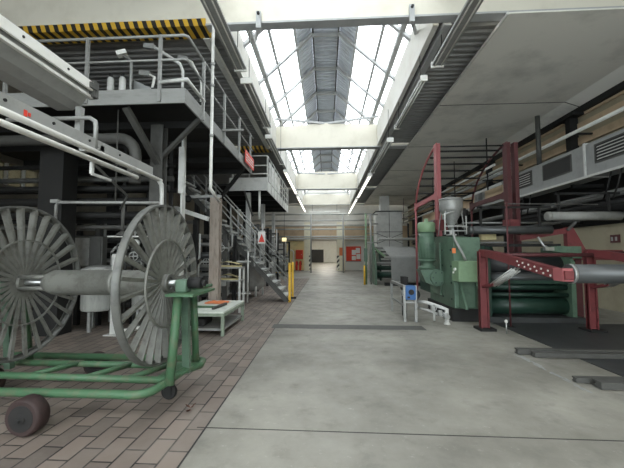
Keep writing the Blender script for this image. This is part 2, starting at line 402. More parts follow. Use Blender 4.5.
# corrugated roof decks each side, ridge decks and skylights between the beams
names = ['behind the viewer','nearest','middle','far']
for k in range(4):
    ya, yb = BEAMS[k]+.35, BEAMS[k+1]-.03
    for s, side in ((-1,'left'),(1,'right')):
        xa, xb = (XL, -2.42) if s < 0 else (2.42, XR)
        solo('ceiling', MB().corrugated(xa,xb,ya,yb,lambda x: 7.4 if k == 0 else 6.6,.22,.05), 'deck', 'grey corrugated roof deck on the %s of the %s skylight' % (side, names[k]), 'ceiling', kind='structure')
        solo('skylight_curb', MB().box(s*2.42 if s<0 else 2.3, -2.3 if s<0 else 2.42, ya, yb, 7.3 if k == 0 else 6.5, 7.56), 'white', 'white upright kerb along the %s edge of the %s skylight' % (side, names[k]), 'kerb', kind='structure')
    w = thing('window_%d' % (k+1), 'ridge skylight of pale glass panes, the %s one overhead' % names[k], 'skylight', (0,(ya+yb)/2,7.5), kind='structure')
    ya, yb = ya-.2, yb+.2
    zr = lambda x: 9.24-.91*(abs(x)-.44)
    nb = max(4, round((yb-ya)/2.05)); st = (yb-ya)/nb
    for s in (-1,1):
        part('glass_pane', MB().quads([[(s*1.0,ya,zr(1.0)+.05),(s*2.36,ya,zr(2.36)+.05)],[(s*1.0,yb,zr(1.0)+.05),(s*2.36,yb,zr(2.36)+.05)]]), 'glass', w)
        part('glazing_bar', MB().bar((s*1.66,ya,zr(1.66)),(s*1.66,yb,zr(1.66)),.08,.09), 'flange', w)
        part('glazing_bar', MB().bar((s*2.08,ya,zr(2.08)-.06),(s*2.08,yb,zr(2.08)-.06),.14,.14), 'flange', w)
        part('glazing_bar', MB().bar((s*1.0,ya,zr(1.0)),(s*1.0,yb,zr(1.0)),.07,.08), 'flange', w)
        part('ridge_purlin', MB().bar((s*.44,ya,9.18),(s*.44,yb,9.18),.05,.1), 'steel_mid', w)
        part('ridge_deck', MB().corrugated(*sorted((s*.44,s*1.0)),ya,yb,lambda x: zr(x)+.05,.22,.05), 'deck_ridge', w)
        for j in range(nb+1):
            y = min(max(ya+j*st, ya+.05), yb-.05)
            part('rafter', MB().bar((s*.44,y,zr(.44)-.08),(s*2.34,y,zr(2.34)-.08),.09,.12,(0,1,0)), 'flange', w)
        part('wind_brace', MB().bar((s*2.25,yb-1.0,7.52),(0,yb-.1,7.62),.07,.09), 'flange', w)
        part('wind_brace', MB().bar((s*2.25,ya+.9,7.52),(0,ya+.1,7.62),.07,.09), 'flange', w)
    part('ridge_deck', MB().corrugated(-.44,.44,ya,yb,lambda x: 9.24,.22,.05), 'deck_ridge', w)
    tr = MB()
    for j in range(nb+1):
        y = min(max(ya+j*st, ya+.05), yb-.05); tr.bar((-.44,y,9.1),(.44,y,9.1),.06,.12)
    part('ridge_tie', tr, 'flange', w)
    for yy in ((ya+.02,) if k == 0 else (yb-.02,) if k == 3 else ()):
        part('gable_board', MB().prism([(-2.36,zr(2.36)),(-1.0,zr(1.0)),(-.44,9.24),(.44,9.24),(1.0,zr(1.0)),(2.36,zr(2.36)),(2.36,7.3),(-2.36,7.3)],'y',yy-.01,yy+.01), 'white', w)

# big boarded false ceiling over the right hand machines, seams between boards
pc = thing('ceiling', 'large sloping grey white ceiling boards hung over the machines on the right', 'ceiling', (5.6,20,6.3), kind='structure')
ys = [6.62,10.75,14.95,19.2,23.4,27.6,31.8,33.0]
for a, b in zip(ys, ys[1:]):
    part('ceiling_board', MB().prism([(3.64,6.37),(7.5,6.37),(7.95,6.2),(7.95,6.23),(7.5,6.40),(3.64,6.40)],'y',a,b), 'panel', pc)
for y in ys[1:-1]: part('ceiling_seam', MB().prism([(3.64,6.362),(7.5,6.362),(7.95,6.192),(7.95,6.205),(7.5,6.375),(3.64,6.375)],'y',y-.014,y+.014), 'steel_mid', pc)
part('ceiling_edge', MB().box(3.605,3.64,6.62,33,6.35,6.41), 'pole_white', pc, 'white edge strip')
part('ceiling_edge', MB().box(7.9,8.02,6.62,33,6.02,6.2), 'steel_dark', pc, 'dark edge beam at the wall')
# gutters/boxes beside the curb on the right
solo('ceiling_trunking', MB().box(2.50,2.66,6.99,15.05,6.44,6.58).box(2.50,2.52,6.99,15.05,6.56,6.62), 'flange', 'grey cable trunking under the roof deck right of the nearest skylight', 'trunking')
solo('ceiling_trunking', MB().box(2.50,2.66,15.5,24.85,6.44,6.58), 'flange', 'grey cable trunking under the roof deck right of the middle skylight', 'trunking')
solo('ceiling_trunking', MB().box(-2.75,-2.6,7.1,15.05,6.42,6.52), 'pole_white', 'white roof edge rail above the near left gangway', 'trunking')
#@@REST@@
# ================================================================== CEILING LIGHTS
def fluoro(x, ya, yb, z, w, lab, top, grp, slack=0.0, lit=False):
    t = thing('fluorescent_light', lab, 'light', (x,(ya+yb)/2,z), grp)
    part('housing', MB().prism([(x-w/2,z),(x+w/2,z),(x+w/2,z+.05),(x+w*.28,z+.12),(x-w*.28,z+.12),(x-w/2,z+.05)],'y',ya,yb), 'fixture', t)
    for s in (-1,1): part('tube', MB().cyl((x+s*w*.26,ya+.05,z-.018),(x+s*w*.26,yb-.05,z-.018),.016,8), 'tube_far' if lit else 'fixture_white', t)
    for y in (ya,yb): part('end_cap', MB().box(x-w/2-.01,x+w/2+.01,y-.02,y+.02,z-.04,z+.1), 'fixture_white', t)
    for y in (ya+.3,yb-.3): part('hanger_wire', MB().cyl((x,y,z+.1),(x+slack,y,top),.008,6), 'steel_dark', t)
    return t
G = 'fluorescent lights hung along the skylight edges'
fluoro(-2.06,3.2,7.75,6.05,.28,'long grey light fitting left of the skylight, crossing the nearest beam',6.9,G)
fluoro(-1.97,7.95,10.9,5.85,.26,'grey light fitting along the left kerb of the nearest skylight',7.5,G)
fluoro(-1.98,11.2,14.6,5.6,.2,'hanging light fitting just before the second beam on the left',7.5,G)
fluoro(-1.99,16,22,5.6,.18,'hanging light fitting beyond the second beam on the left',7.6,G,0,True)
fluoro(-2.0,23.0,31.5,5.6,.16,'farthest hanging light fitting on the left of the aisle',7.5,G,0,True)
fluoro(2.55,3.2,7.6,5.9,.26,'long grey light fitting right of the skylight, crossing the nearest beam',6.9,G)
fluoro(2.33,7.9,11.0,5.75,.14,'slim light fitting under the trunking right of the nearest skylight',6.6,G)
fluoro(2.15,11.2,15.6,5.4,.2,'hanging light fitting in front of the second beam on the right',6.6,G)
fluoro(2.12,16.2,22.5,5.4,.18,'hanging light fitting beyond the second beam on the right',6.6,G,0,True)
fluoro(2.1,23.2,32.5,5.4,.16,'farthest hanging light fitting on the right of the aisle',6.6,G,0,True)
for x, lab in ((-1.40,'grey steel hanger bracket on the nearest beam at left'),(1.75,'grey steel hanger bracket on the nearest beam at right')):
    t = thing('hanger_bracket', lab, 'bracket', (x,6.65,6.3))
    part('channel', MB().box(x-.05,x+.05,6.62,6.69,6.3,6.66), 'flange', t)
    part('pin', MB().cyl((x,6.58,6.6),(x,6.69,6.6),.03,8), 'steel_dark', t)
    part('rod', MB().bar((x,6.66,6.34),(x*1.35,8.6,7.35),.07,.07), 'flange', t)
for x, y, zb in ((2.45,8.3,4.9),(2.75,9.2,5.2),(1.97,7.4,6.2)):
    pass

# near fittings on the left
t = thing('cable_duct','broad grey luminaire trunking at upper left with a white top face','light trunking',(-2.8,2.2,3.2))
part('belly', MB().prism([(-2.62,3.36),(-2.70,3.24),(-2.80,3.19),(-2.98,3.19),(-3.06,3.26),(-3.06,3.48),(-2.62,3.48)],'y',.4,3.46), 'fixture', t)
part('side_plate', MB().box(-2.60,-2.575,.4,3.5,3.40,3.50), 'fixture_white', t, 'white side plate')
part('lower_lip', MB().box(-2.635,-2.60,.4,3.5,3.33,3.36), 'pole_white', t)
part('top_cover', MB().box(-3.07,-2.59,.4,3.5,3.49,3.515), 'fixture', t)
part('end_cap', MB().box(-2.66,-2.56,3.46,3.53,3.34,3.52).box(-2.6,-2.55,3.4,3.5,3.42,3.48), 'steel_mid', t)
sc_ = MB()
for y in (1.9,2.35,2.6,3.1): sc_.cyl((-2.58,y,3.45),(-2.568,y,3.45),.012,8)
part('screw', sc_, 'steel_dark', t)
t = thing('tray_stand','long grey pipe tray with two bright tubes above the reel','pipe tray',(-2.4,3.0,0))
part('tray_plate', MB().box(-2.43,-2.40,.6,4.45,2.66,2.80), 'fixture', t)
part('tube', MB().cyl((-2.37,.6,2.65),(-2.37,4.62,2.65),.028,10), 'pole_white', t)
part('tube', MB().cyl((-2.36,.6,2.555),(-2.36,4.0,2.555),.026,10), 'pole_white', t)
part('leg', MB().tube([(-2.37,4.55,2.65),(-2.38,4.66,2.6),(-2.38,4.68,2.45),(-2.38,4.68,.0)],.03,10), 'steel_light', t)
part('post', MB().box(-2.70,-2.64,3.37,3.43,2.66,3.19).box(-2.70,-2.40,3.37,3.43,2.70,2.76), 'steel', t)
part('hoop', MB().tube([(-3.4,3.3,3.03),(-2.48,3.3,3.03),(-2.42,3.3,2.99),(-2.41,3.3,2.93),(-2.41,3.3,2.7)],.022,8), 'steel', t)
part('bracket', MB().bar((-2.4,3.25,2.55),(-2.4,3.25,2.42),.03).bar((-2.4,3.25,2.42),(-2.4,3.55,2.42),.025), 'steel_light', t)
part('stay', MB().tube([(-2.4,3.2,2.56),(-2.6,4.2,2.36),(-2.75,4.3,2.2)],.014,6), 'steel_mid', t)
part('warning_mark', MB().box(-2.40,-2.396,2.46,2.49,2.70,2.75).box(-2.40,-2.395,2.50,2.52,2.71,2.74), 'red_bright', t, 'small red mark')
bl_ = MB()
for y in (2.3,2.75,3.2,3.7): bl_.cyl((-2.405,y,2.75),(-2.39,y,2.75),.013,8)
part('bolt', bl_, 'steel_dark', t)

# ================================================================== CABLE REEL AND ITS CART
YR, ZR, RR = 3.53, 1.29, .84
t = thing('cable_reel','big grey spoked steel reel with two flanges on the green cart','reel',(-2.5,YR,.46))
def blade(x, ang, r0, r1, w, tilt):
    b = MB(); d = V((0,math.cos(ang),math.sin(ang))); tn = V((0,-math.sin(ang),math.cos(ang)))
    a = V((math.cos(tilt),0,0)) + tn*math.sin(tilt)
    n = d.cross(a).normalized()*.007
    c = V((x,YR,ZR)); vs = []
    for sgn in (-1,1):
        for r, ww in ((r0,w*.5),(r1,w)):
            for q in (-1,1): vs.append(b.bm.verts.new(c + d*r + a*(q*ww/2) + n*sgn))
    for f in ((0,1,3,2),(4,6,7,5),(0,4,5,1),(2,3,7,6),(0,2,6,4),(1,5,7,3)): b._f([vs[i] for i in f])
    e0, e1 = c+d*r0+a*(w*.25), c+d*r1+a*(w/2); b.bar(e0+n*2, e1+n*2, .012, .034, n)
    return b
for xi, s in ((-1.75,1),(-3.36,-1)):
    f = part('flange', MB().lathe([(.055,-.06),(.12,-.06),(.12,-.03),(.095,-.02),(.095,.05),(.055,.05)],(xi,YR,ZR),'x',24), 'reel', t)
    part('rim', MB().lathe([(RR,-.035),(RR,.035),(RR-.022,.035),(RR-.022,-.02),(RR-.05,-.02),(RR-.05,-.035),(RR,-.035)],(xi,YR,ZR),'x',64), 'reel_edge', f)
    part('inner_ring', MB().band((xi+.055,YR,ZR),.47,.022,.014,'x',48), 'reel', f)
    for k in range(28):
        a = 2*PI*k/28+.1
        part('spoke', blade(xi, a, .1, RR-.022 , .062, (.32 if s > 0 else .12)*s), 'reel', f)
    part('axle_ring', MB().band((xi+.06*s,YR,ZR),.095,.03,.03,'x',24), 'reel_edge', f)
part('drum', MB().lathe([(.07,-3.06),(.10,-3.06),(.135,-2.97),(.135,-2.30),(.139,-2.30),(.139,-2.26),(.135,-2.26),(.135,-1.78),(.07,-1.78)],(0,YR,ZR),'x',32), 'reel', t)
for k in range(4):
    a = PI/4+k*PI/2
    part('tie_rod', MB().cyl((-3.34,YR+.085*math.cos(a),ZR+.085*math.sin(a)),(-2.97,YR+.085*math.cos(a),ZR+.085*math.sin(a)),.022,10), 'reel', t)
part('axle', MB().cyl((-3.52,YR,ZR),(-3.05,YR,ZR),.03,12).cyl((-1.8,YR,ZR),(-1.595,YR,ZR),.032,12), 'chrome', t)

t = thing('reel_cart','green tubular steel cart carrying the big grey reel','cart',(-2.6,3.6,0))
zf = .31
part('outer_rail', MB().tube([(-4.1,3.02,zf),(-1.95,3.06,zf)]+arc((-1.80,3.22,zf),.17,-PI/2,-.15,5,'xy')+[(-1.55,3.62,zf+.03),(-1.47,3.9,zf)]+[(-1.5,4.05,zf),(-1.62,4.13,zf),(-4.1,4.13,zf)],.04,12), 'green_cart', t)
part('inner_rail', MB().tube([(-4.1,3.36,zf+.04),(-1.60,3.36,zf+.02)],.036,12), 'green_cart', t)
part('inner_rail', MB().tube([(-4.1,3.80,zf+.02),(-1.62,3.80,zf+.02)],.036,12), 'green_cart', t)
for x in (-2.98,-2.35,-1.9): part('cross_tube', MB().cyl((x-.12,3.36,zf+.03),(x+.12,3.80,zf+.03),.028,10), 'green_cart', t)
part('corner_plate', MB().prism([(-1.72,3.38),(-1.5,3.5),(-1.46,3.86),(-1.72,3.86)],'z',zf+.03,zf+.05), 'green_cart', t)
for s, xx in ((1,-1.53),(-1,-3.585)):
    part('upright', MB().cyl((xx-.02*s,3.3,zf),(xx,3.4,1.17),.045,12), 'green_cart', t)
    part('upright', MB().cyl((xx,3.92,zf),(xx+.01,3.78,1.17),.04,12), 'green_cart', t)
    part('upright', MB().bar((xx+.0,3.66,zf),(xx,3.58,1.17),.075,.06), 'green', t)
    part('bearing_plate', MB().box(xx-.09,xx+.2 if s>0 else xx+.09,3.3,3.95,1.17,1.195), 'green_cart', t)
    br = part('bearing', MB().box(xx-.06,xx+.06,YR-.08,YR+.08,1.195,1.33,.015), 'green', t)
    part('bearing_cap', MB().cyl((xx+.06*s,YR,ZR),(xx+.2*s,YR,ZR),.06,16).cyl((xx+.2*s,YR,ZR),(xx+.24*s,YR,ZR),.035,12), 'steel_dark', br)
    part('lever', MB().tube([(xx+.02,3.75,1.2),(xx+.1,3.9,1.22),(xx+.12,4.05,1.22)],.02,8), 'green_cart', br)
for x, y, r, w in ((-2.66,2.92,.165,.15),(-3.02,4.32,.155,.13),(-3.85,3.7,.155,.13)):
    c = part('wheel', MB().lathe([(.03,-w/2+.03),(.1,-w/2+.03),(.115,-w/2),(r-.02,-w/2),(r,-w/2+.025),(r,w/2-.025),(r-.02,w/2),(.1,w/2),(.03,w/2-.02)],(x,y,r+.002),'y',32), 'caster', t)
    part('wheel_hub', MB().cyl((x,y-w/2-.004,r),(x,y+w/2+.004,r),.112,24).cyl((x,y-w/2-.02,r),(x,y+w/2+.02,r),.045,16), 'black', c)  # wide black disc paints the shade of the hollow wheel face; hub at centre
    part('wheel_axle', MB().cyl((x,y-.12,r),(x,y+.12,r),.02,8).bar((x,y+.09*(1 if y<3.5 else -1),r),(x,y+.09*(1 if y<3.5 else -1),zf),.05,.02), 'steel_dark', c)
c = part('swivel_caster', MB().lathe([(.02,-.03),(.075,-.03),(.085,-.015),(.085,.015),(.075,.03),(.02,.03)],(-1.74,3.70,.087),'y',24), 'black', t)
part('fork', MB().box(-1.78,-1.70,3.655,3.665,.06,.26).box(-1.78,-1.70,3.735,3.745,.06,.26).box(-1.80,-1.68,3.64,3.76,.25,.28), 'steel_dark', c)

lf = MB(); r_ = random.Random(5)
for k in range(7):
    a = r_.uniform(0,6.28); c = V((-1.40+r_.gauss(0,.02),3.44+r_.gauss(0,.015),.006+.006*k)); u = V((math.cos(a),math.sin(a),r_.uniform(.1,.9)))*.06; v_ = V((-math.sin(a),math.cos(a),.2))*.024
    lf.quads([[c,c+u*.5+v_],[c+u*.5-v_,c+u]])
solo('dry_leaf', lf, 'leaf', 'small crumpled brown leaf lying on the brick paving', 'leaf')

# ================================================================== NEAR MEZZANINE
def railing(parent, posts, top, rails=(1.0,.55), r=.024, m='steel'):
    for i, p in enumerate(posts):
        part('railing_post', MB().box(p[0]-.025,p[0]+.025,p[1]-.025,p[1]+.025,p[2]-.2,p[2]+rails[0]), m, parent)
    for h in rails:
        part('handrail', MB().tube([(q[0],q[1],q[2]+h) for q in top], r if h == rails[0] else r*.8, 8), m, parent)
PX, PY0, PY1, ZB = -2.42, 5.48, 10.68, 4.2
t = thing('gantry_platform','near steel gangway platform with grey railings under the striped beam','platform',(-5,8,ZB))
part('deck', MB().box(-8.9,PX-.02,PY0+.02,PY1,4.38,4.45), 'steel_dark', t)
part('fascia', MB().box(-8.9,PX,PY0,PY0+.03,4.2,4.46), 'fascia', t)
part('fascia', MB().box(PX-.03,PX,PY0+.03,PY1,4.2,4.46), 'fascia', t)
jb = MB()
for y in (6.6,7.9,9.2,10.5): jb.box(-8.9,PX-.04,y,y+.12,4.2,4.38)
part('joist', jb, 'steel_dark', t)
part('soffit', MB().box(-8.9,PX-.04,PY0+.04,PY1-.02,4.345,4.375), 'steel_dark', t)
railing(t, [(-7.2,PY0-.02,4.42),(-5.7,PY0-.02,4.42),(-4.19,PY0-.02,4.42),(-2.87,PY0-.02,4.42)], [(-8.9,PY0-.02,4.40),(-2.45,PY0-.02,4.40),(PX+.02,PY0+.02,4.40),(PX+.02,PY1,4.40)], (.99,.56))
for y in (6.25,7.6,8.95,10.3): part('railing_post', MB().box(PX,PX+.05,y-.025,y+.025,4.2,5.39), 'steel', t)
part('toe_bar', MB().tube([(-2.87,PY0-.03,4.56),(PX+.03,PY0-.02,4.6),(PX+.03,6.3,4.60)],.03,8), 'steel_light', t)
part('brace', MB().bar((-3.55,5.6,4.2),(-3.36,6.4,3.4),.13,.06), 'steel_mid', t)
part('brace', MB().bar((-2.45,6.2,4.2),(-3.3,6.45,3.55),.07,.07), 'steel_mid', t)
part('brace', MB().bar((-2.5,9.9,4.2),(-3.5,10.2,3.1),.09,.09), 'steel_dark', t)
part('outrigger', MB().bar((PX,7.5,4.47),(PX+.5,7.5,4.47),.06,.04), 'steel', t)
c = part('column', MB().box(-3.52,-3.27,6.4,6.42,0,4.2).box(-3.52,-3.27,6.6,6.62,0,4.2).box(-3.41,-3.38,6.42,6.6,0,4.2), 'steel_mid', t)
part('column', MB().box(-3.16,-3.04,6.9,6.94,2.9,3.9).box(-3.12,-3.08,6.94,7.1,0,4.2), 'steel_light', t)
part('column', MB().box(-5.75,-5.25,6.3,6.7,0,4.2), 'steel_dark', t)
part('column', MB().box(-7.8,-7.5,6.3,6.6,0,4.2), 'steel_dark', t)
part('column', MB().box(-7.0,-6.8,10.2,10.4,0,4.2).box(-5.7,-5.5,10.2,10.4,0,4.2), 'steel_dark', t)
for x in (-8.2,-6.5): part('railing_post', MB().box(x,x+.06,8.2,8.26,4.4,5.5), 'steel_dark', t)
part('handrail', MB().cyl((-8.9,8.2,5.0),(-3.4,8.2,5.0),.02,8).cyl((-8.9,8.2,5.45),(-3.2,8.2,5.45),.024,8), 'steel_mid', t)
# sign on the platform edge
t = thing('warning_sign','red warning sign on the far end of the near platform edge','sign',(PX+.045,10.07,4.27))
part('sign_board', MB().box(PX+.055,PX+.07,9.5,10.62,4.29,4.66), 'red_bright', t)
sg = MB(); rs = random.Random(2)
for row, z in enumerate((4.54,4.46,4.38)):
    y = 9.62
    while y < 10.45:
        w_ = rs.uniform(.05,.14); sg.box(PX+.07,PX+.075,y,y+w_,z-.02,z+.022); y += w_+.05
part('lettering', sg, 'paper', t, 'white illegible lettering')

# things standing on the near platform
t = thing('floodlight','bright floodlight on a bent pipe on the near platform','lamp',(-3.75,6.0,4.45))
part('pole', MB().tube([(-3.72,6,4.455),(-3.72,6,5.3),(-3.9,6,5.42)],.025,8), 'steel', t)
part('lamp_head', MB().bar((-3.98,5.95,5.40),(-3.82,6.0,5.47),.13,.08), 'fixture_white', t)
for i, (x0, x1, y, h, lab) in enumerate(((-3.35,-2.75,6.1,5.62,'thick swan neck pipe rising behind the front railing'),(-2.95,-2.62,6.7,5.72,'thin swan neck pipe beside the side railing of the near platform'),(-3.4,-3.28,6.05,5.05,'short bent pipe above the light sheet on the near platform'))):
    t = thing('swan_neck_pipe', lab, 'pipe', (x0,y,4.45), 'bent pipes on the near platform')
    part('pipe', MB().tube([(x1,y,4.455),(x1,y,h-.5),(x1-.06,y,h-.36),(x0+.12,y,h-.06),(x0,y,h)],.03 if i == 0 else .022,8), 'pole_white' if i else 'steel_light', t)
    part('nozzle', MB().bar((x0+.02,y,h),(x0-.18,y,h+.03),.07,.09), 'steel', t)
    part('clamp', MB().box(x1-.04,x1+.04,y-.05,y+.05,4.7,4.76), 'steel_dark', t)
t = thing('sloping_chute','pale sloping sheet metal chute on the near platform','chute',(-3.3,6.5,4.45))
part('chute_plate', MB().prism([(-3.75,5.0),(-2.72,4.5),(-2.72,4.46),(-3.75,4.46)],'y',6.15,6.19), 'duct', t)
part('chute_floor', MB().prism([(-3.75,5.0),(-2.72,4.5),(-2.72,4.47),(-3.75,4.96)],'y',6.19,7.2), 'chrome', t)
for i, x in enumerate((-4.05,-3.82)):
    t = thing('canister','small white upright canister on the near platform, %s of the pair' % ('left' if i == 0 else 'right'),'canister',(x,5.9,4.45),'white canisters on the near platform')
    part('body', MB().lathe([(.05,4.455),(.06,4.5),(.06,4.86),(.045,4.92)],(x,5.9,0),'z',16), 'steel_light', t)
    part('valve', MB().lathe([(.02,4.92),(.03,4.94),(.03,4.99),(.0,5.0)],(x,5.9,0),'z',12), 'steel_dark', t)
t = thing('winch_machine','dark winding machine standing at the back of the near platform','machine',(-5.5,7.6,4.45))
part('base_frame', MB().box(-7.2,-3.9,7.1,7.9,4.455,4.6), 'steel_dark', t)
for x in (-7.1,-5.6,-4.0): part('upright', MB().box(x,x+.1,7.2,7.8,4.6,5.5), 'steel_dark', t)
for k in range(4): part('roller', MB().cyl((-7.1,7.3+.12*(k%2),4.75+.22*k),(-4.0,7.3+.12*(k%2),4.75+.22*k),.06,14), 'steel_mid', t)
part('motor', MB().cyl((-4.6,7.2,4.78),(-4.1,7.2,4.78),.17,18).box(-4.5,-4.2,7.0,7.3,4.6,4.7), 'steel_dark', t)
part('side_arm', MB().bar((-6.3,7.15,5.5),(-5.8,6.4,4.8),.12,.3), 'black', t)
t = thing('slatted_panel','pale slatted panel behind the railing at far upper left','panel',(-7.4,8.6,4.45))
sl = MB()
for k in range(9): sl.box(-8.6,-5.9,8.6,8.62,4.6+k*.11,4.66+k*.11)
part('slat', sl, 'steel_light', t)
for x in (-8.6,-7.2,-5.92): part('upright', MB().box(x,x+.05,8.62,8.66,4.455,5.6), 'steel_dark', t)

# column in front and the drain pipe
t = thing('stub_column','rusty brown steel column beside the low table','column',(-2.8,8.3,0))
part('web', MB().box(-2.815,-2.785,8.23,8.39,0,3.02), 'rust', t)
part('flange', MB().box(-2.92,-2.68,8.2,8.23,0,3.02), 'rust', t)
part('flange', MB().box(-2.92,-2.68,8.39,8.42,0,3.02), 'rust', t)
part('base_plate', MB().box(-2.98,-2.62,8.16,8.46,0,.025), 'steel_dark', t)
part('cross_beam', MB().bar((-3.62,8.28,3.06),(-2.66,8.28,3.06),.07,.07), 'steel', t)
part('valve', MB().lathe([(.03,-.12),(.11,-.1),(.11,-.06),(.05,-.04),(.09,.0),(.09,.08),(.04,.12)],(-3.55,8.25,3.0),'x',14), 'steel_dark', t)
t = thing('drain_pipe','white vertical pipe down the edge of the near platform','pipe',(-2.33,6.56,2.8))
part('pipe', MB().tube([(-2.33,6.56,6.40),(-2.33,6.56,3.0),(-2.34,6.57,2.92),(-2.30,6.66,2.84),(-2.34,6.8,2.83),(-2.66,8.12,2.9)],.032,10), 'pole_white', t)
for z in (4.0,5.05,5.5): part('pipe_collar', MB().cyl((-2.33,6.56,z-.03),(-2.33,6.56,z+.03),.042,10), 'steel', t)

# ================================================================== FAR MEZZANINE
t = thing('walkway_platform','far pale steel gangway platform with plated railing over the stair','platform',(-3.4,17,ZB))
part('deck', MB().box(-5.3,PX-.02,13.5,20.9,4.42,4.5), 'steel_dark', t)
part('fascia', MB().box(-4.0,PX,13.46,13.5,4.2,4.74), 'steel_light', t)
part('fascia', MB().box(PX-.02,PX,13.5,20.9,4.2,4.62), 'steel_light', t)
part('side_plate', MB().box(PX-.01,PX+.005,13.9,17.2,4.66,5.5), 'steel_light', t)
for y in (13.55,14.4,15.3,16.2,17.2,18.2,19.2,20.2,20.85): part('railing_post', MB().box(PX-.03,PX+.03,y-.025,y+.025,4.2,5.65), 'steel_light', t)
for h in (5.65,5.25,4.9): part('handrail', MB().tube([(-3.9,13.5,h),(PX-.06,13.5,h),(PX,13.56,h),(PX,20.9,h)],.024,8), 'steel_light', t)
part('railing_post', MB().box(-3.2,-3.15,13.48,13.53,4.2,5.65).box(-3.9,-3.85,13.48,13.53,4.2,5.65), 'steel', t)
jb = MB()
for y in (14.5,16,17.5,19,20.4): jb.box(-5.3,PX-.04,y,y+.12,4.2,4.42)
part('joist', jb, 'steel_dark', t)
part('hanging_post', MB().cyl((-2.76,13.6,4.2),(-2.76,13.6,3.05),.05,10), 'pole_white', t)
for y in (13.9,17.2,20.6):
    part('column', MB().box(-3.4,-3.22,y,y+.2,0,4.2), 'steel_light', t)
    part('column', MB().box(-5.2,-5.0,y,y+.2,0,4.2), 'steel_dark', t)
part('brace', MB().bar((-3.4,13.6,4.2),(-3.1,13.9,3.2),.06,.06), 'steel_mid', t)
t = thing('landing_platform','dark steel landing at the head of the stair','platform',(-6.5,12,ZB))
part('deck', MB().box(-8.9,-5.1,10.75,13.4,4.3,4.4), 'steel_dark', t)
part('edge_beam', MB().box(-8.9,-5.1,10.72,10.76,4.1,4.4), 'steel_mid', t)
for x in (-8.6,-5.3): part('column', MB().box(x,x+.15,13.1,13.3,0,4.3), 'steel_dark', t)

# ================================================================== STAIR
t = thing('steel_stair','grey open steel stair with handrails rising left from the aisle','stair',(-3.2,11.7,0))
sx0, sx1, sz = -1.28, -5.08, 4.12
def sp(u, h=0): return sx0+(sx1-sx0)*u, sz*u+h
for y in (11.22,12.16):
    a, b = sp(0), sp(1)
    part('stringer', MB().prism([(a[0]+.1,0),(a[0]-.12,0),(b[0],b[1]-.14),(b[0],b[1]+.1)],'y',y-.02,y+.02).prism([(a[0]+.1,0),(a[0]+.06,0),(b[0],b[1]+.06),(b[0],b[1]+.1)],'y',y-.05,y+.02), 'steel_mid' if y < 11.5 else 'steel', t)
n = 19
for k in range(1,n+1):
    x, z = sp(k/n)
    part('tread', MB().box(x-.05,x+.22,11.24,12.14,z-.02,z+.015).box(x+.19,x+.22,11.24,12.14,z-.05,z), 'steel_light', t)
for y in (11.2,12.18):
    for h in (1.12,.62):
        a, b = sp(.02,h), sp(.98,h)
        part('handrail', MB().cyl((a[0],y,a[1]),(b[0],y,b[1]),.024,8), 'steel', t)
    for u in (.3,.52,.75,.97):
        x, z = sp(u); part('railing_post', MB().box(x-.025,x+.025,y-.02,y+.02,z-.05,z+1.12), 'steel', t)
for y in (11.2,12.18):
    part('newel_post', MB().box(-1.27,-1.19,y-.03,y+.03,0,1.3), 'yellow', t, 'yellow foot post of the handrail')
part('foot_pad', MB().box(-1.3,-1.1,12.1,12.3,0,.05), 'steel_dark', t)
t = thing('notice_sign','small red and white notice hung on the stair handrail','sign',(-2.15,11.15,2.0))
part('plate', MB().box(-2.3,-2.05,11.14,11.15,1.95,2.35), 'paper', t)
part('symbol', MB().prism([(-2.28,2.0),(-2.07,2.0),(-2.175,2.28)],'y',11.128,11.138), 'red_bright', t)

# ================================================================== MACHINES UNDER THE PLATFORMS
def valve(x, y, z, parent, m='chrome'):
    return part('valve_wheel', MB().band((x,y,z),.11,.02,.02,'y',20).bar((x-.1,y,z),(x+.1,y,z),.02).bar((x,y,z-.1),(x,y,z+.1),.02).cyl((x,y-.02,z),(x,y+.14,z),.02,8), m, parent)
def range_machine(lab, x0, x1, y0, y1, h, seed, nroll=5):
    r = random.Random(seed)
    t = thing('roller_machine', lab, 'machine', ((x0+x1)/2,(y0+y1)/2,0), 'roller machines under the platforms')
    for x in (x0,(x0+x1)/2,x1-.12):
        for y in (y0,y1-.12): part('upright', MB().box(x,x+.12,y,y+.12,0,h), 'steel_mid' if y == y0 else 'steel_dark', t)
    for y in (y0+.02,y1-.1):
        for z in (.35,h*.5,h-.12): part('cross_beam', MB().box(x0,x1,y,y+.07,z,z+.1), 'steel_mid', t)
    for k in range(nroll):
        y = y0+.3+(y1-y0-.6)*r.random(); z = .5+(h-.8)*k/(nroll-1)
        part('roller', MB().cyl((x0+.12,y,z),(x1-.12,y,z),r.choice((.06,.08,.11)),14), r.choice(('roll_grey','steel','steel_mid')), t)
    for k in range(4):
        x = x0+(x1-x0)*(.15+.22*k+.06*r.random()); z = h*r.uniform(.45,.8)
        part('pipe', MB().tube([(x,y0-.08,0.02),(x,y0-.08,z),(x+.08,y0-.08,z+.1),(x+.5,y0-.08,z+.1),(x+.55,y0-.05,z+.16),(x+.55,y0-.05,h)],.03,8), r.choice(('steel','steel_light','chrome')), t)
        valve(x+.25,y0-.14,z+.1,t)
        part('gear_housing', MB().box(x+.12,x+.38,y0-.06,y0+.02,h*.3,h*.3+.3,.03), r.choice(('steel','steel_mid','steel_light')), t)
    part('tub', MB().prism([(y0+.15,1.0),(y0+.3,.3),(y1-.3,.3),(y1-.15,1.0)],'x',x0+.15,x1-.15), 'steel', t)
    return t
range_machine('dark roller machine behind the reel under the near platform',-7.4,-3.75,7.75,9.6,2.6,1,7)
range_machine('roller machine behind the brown column and the stair',-5.2,-2.95,9.75,10.9,2.2,2,5)
range_machine('roller machine under the far platform beyond the stair',-5.0,-2.9,14.3,16.8,2.9,3,6)
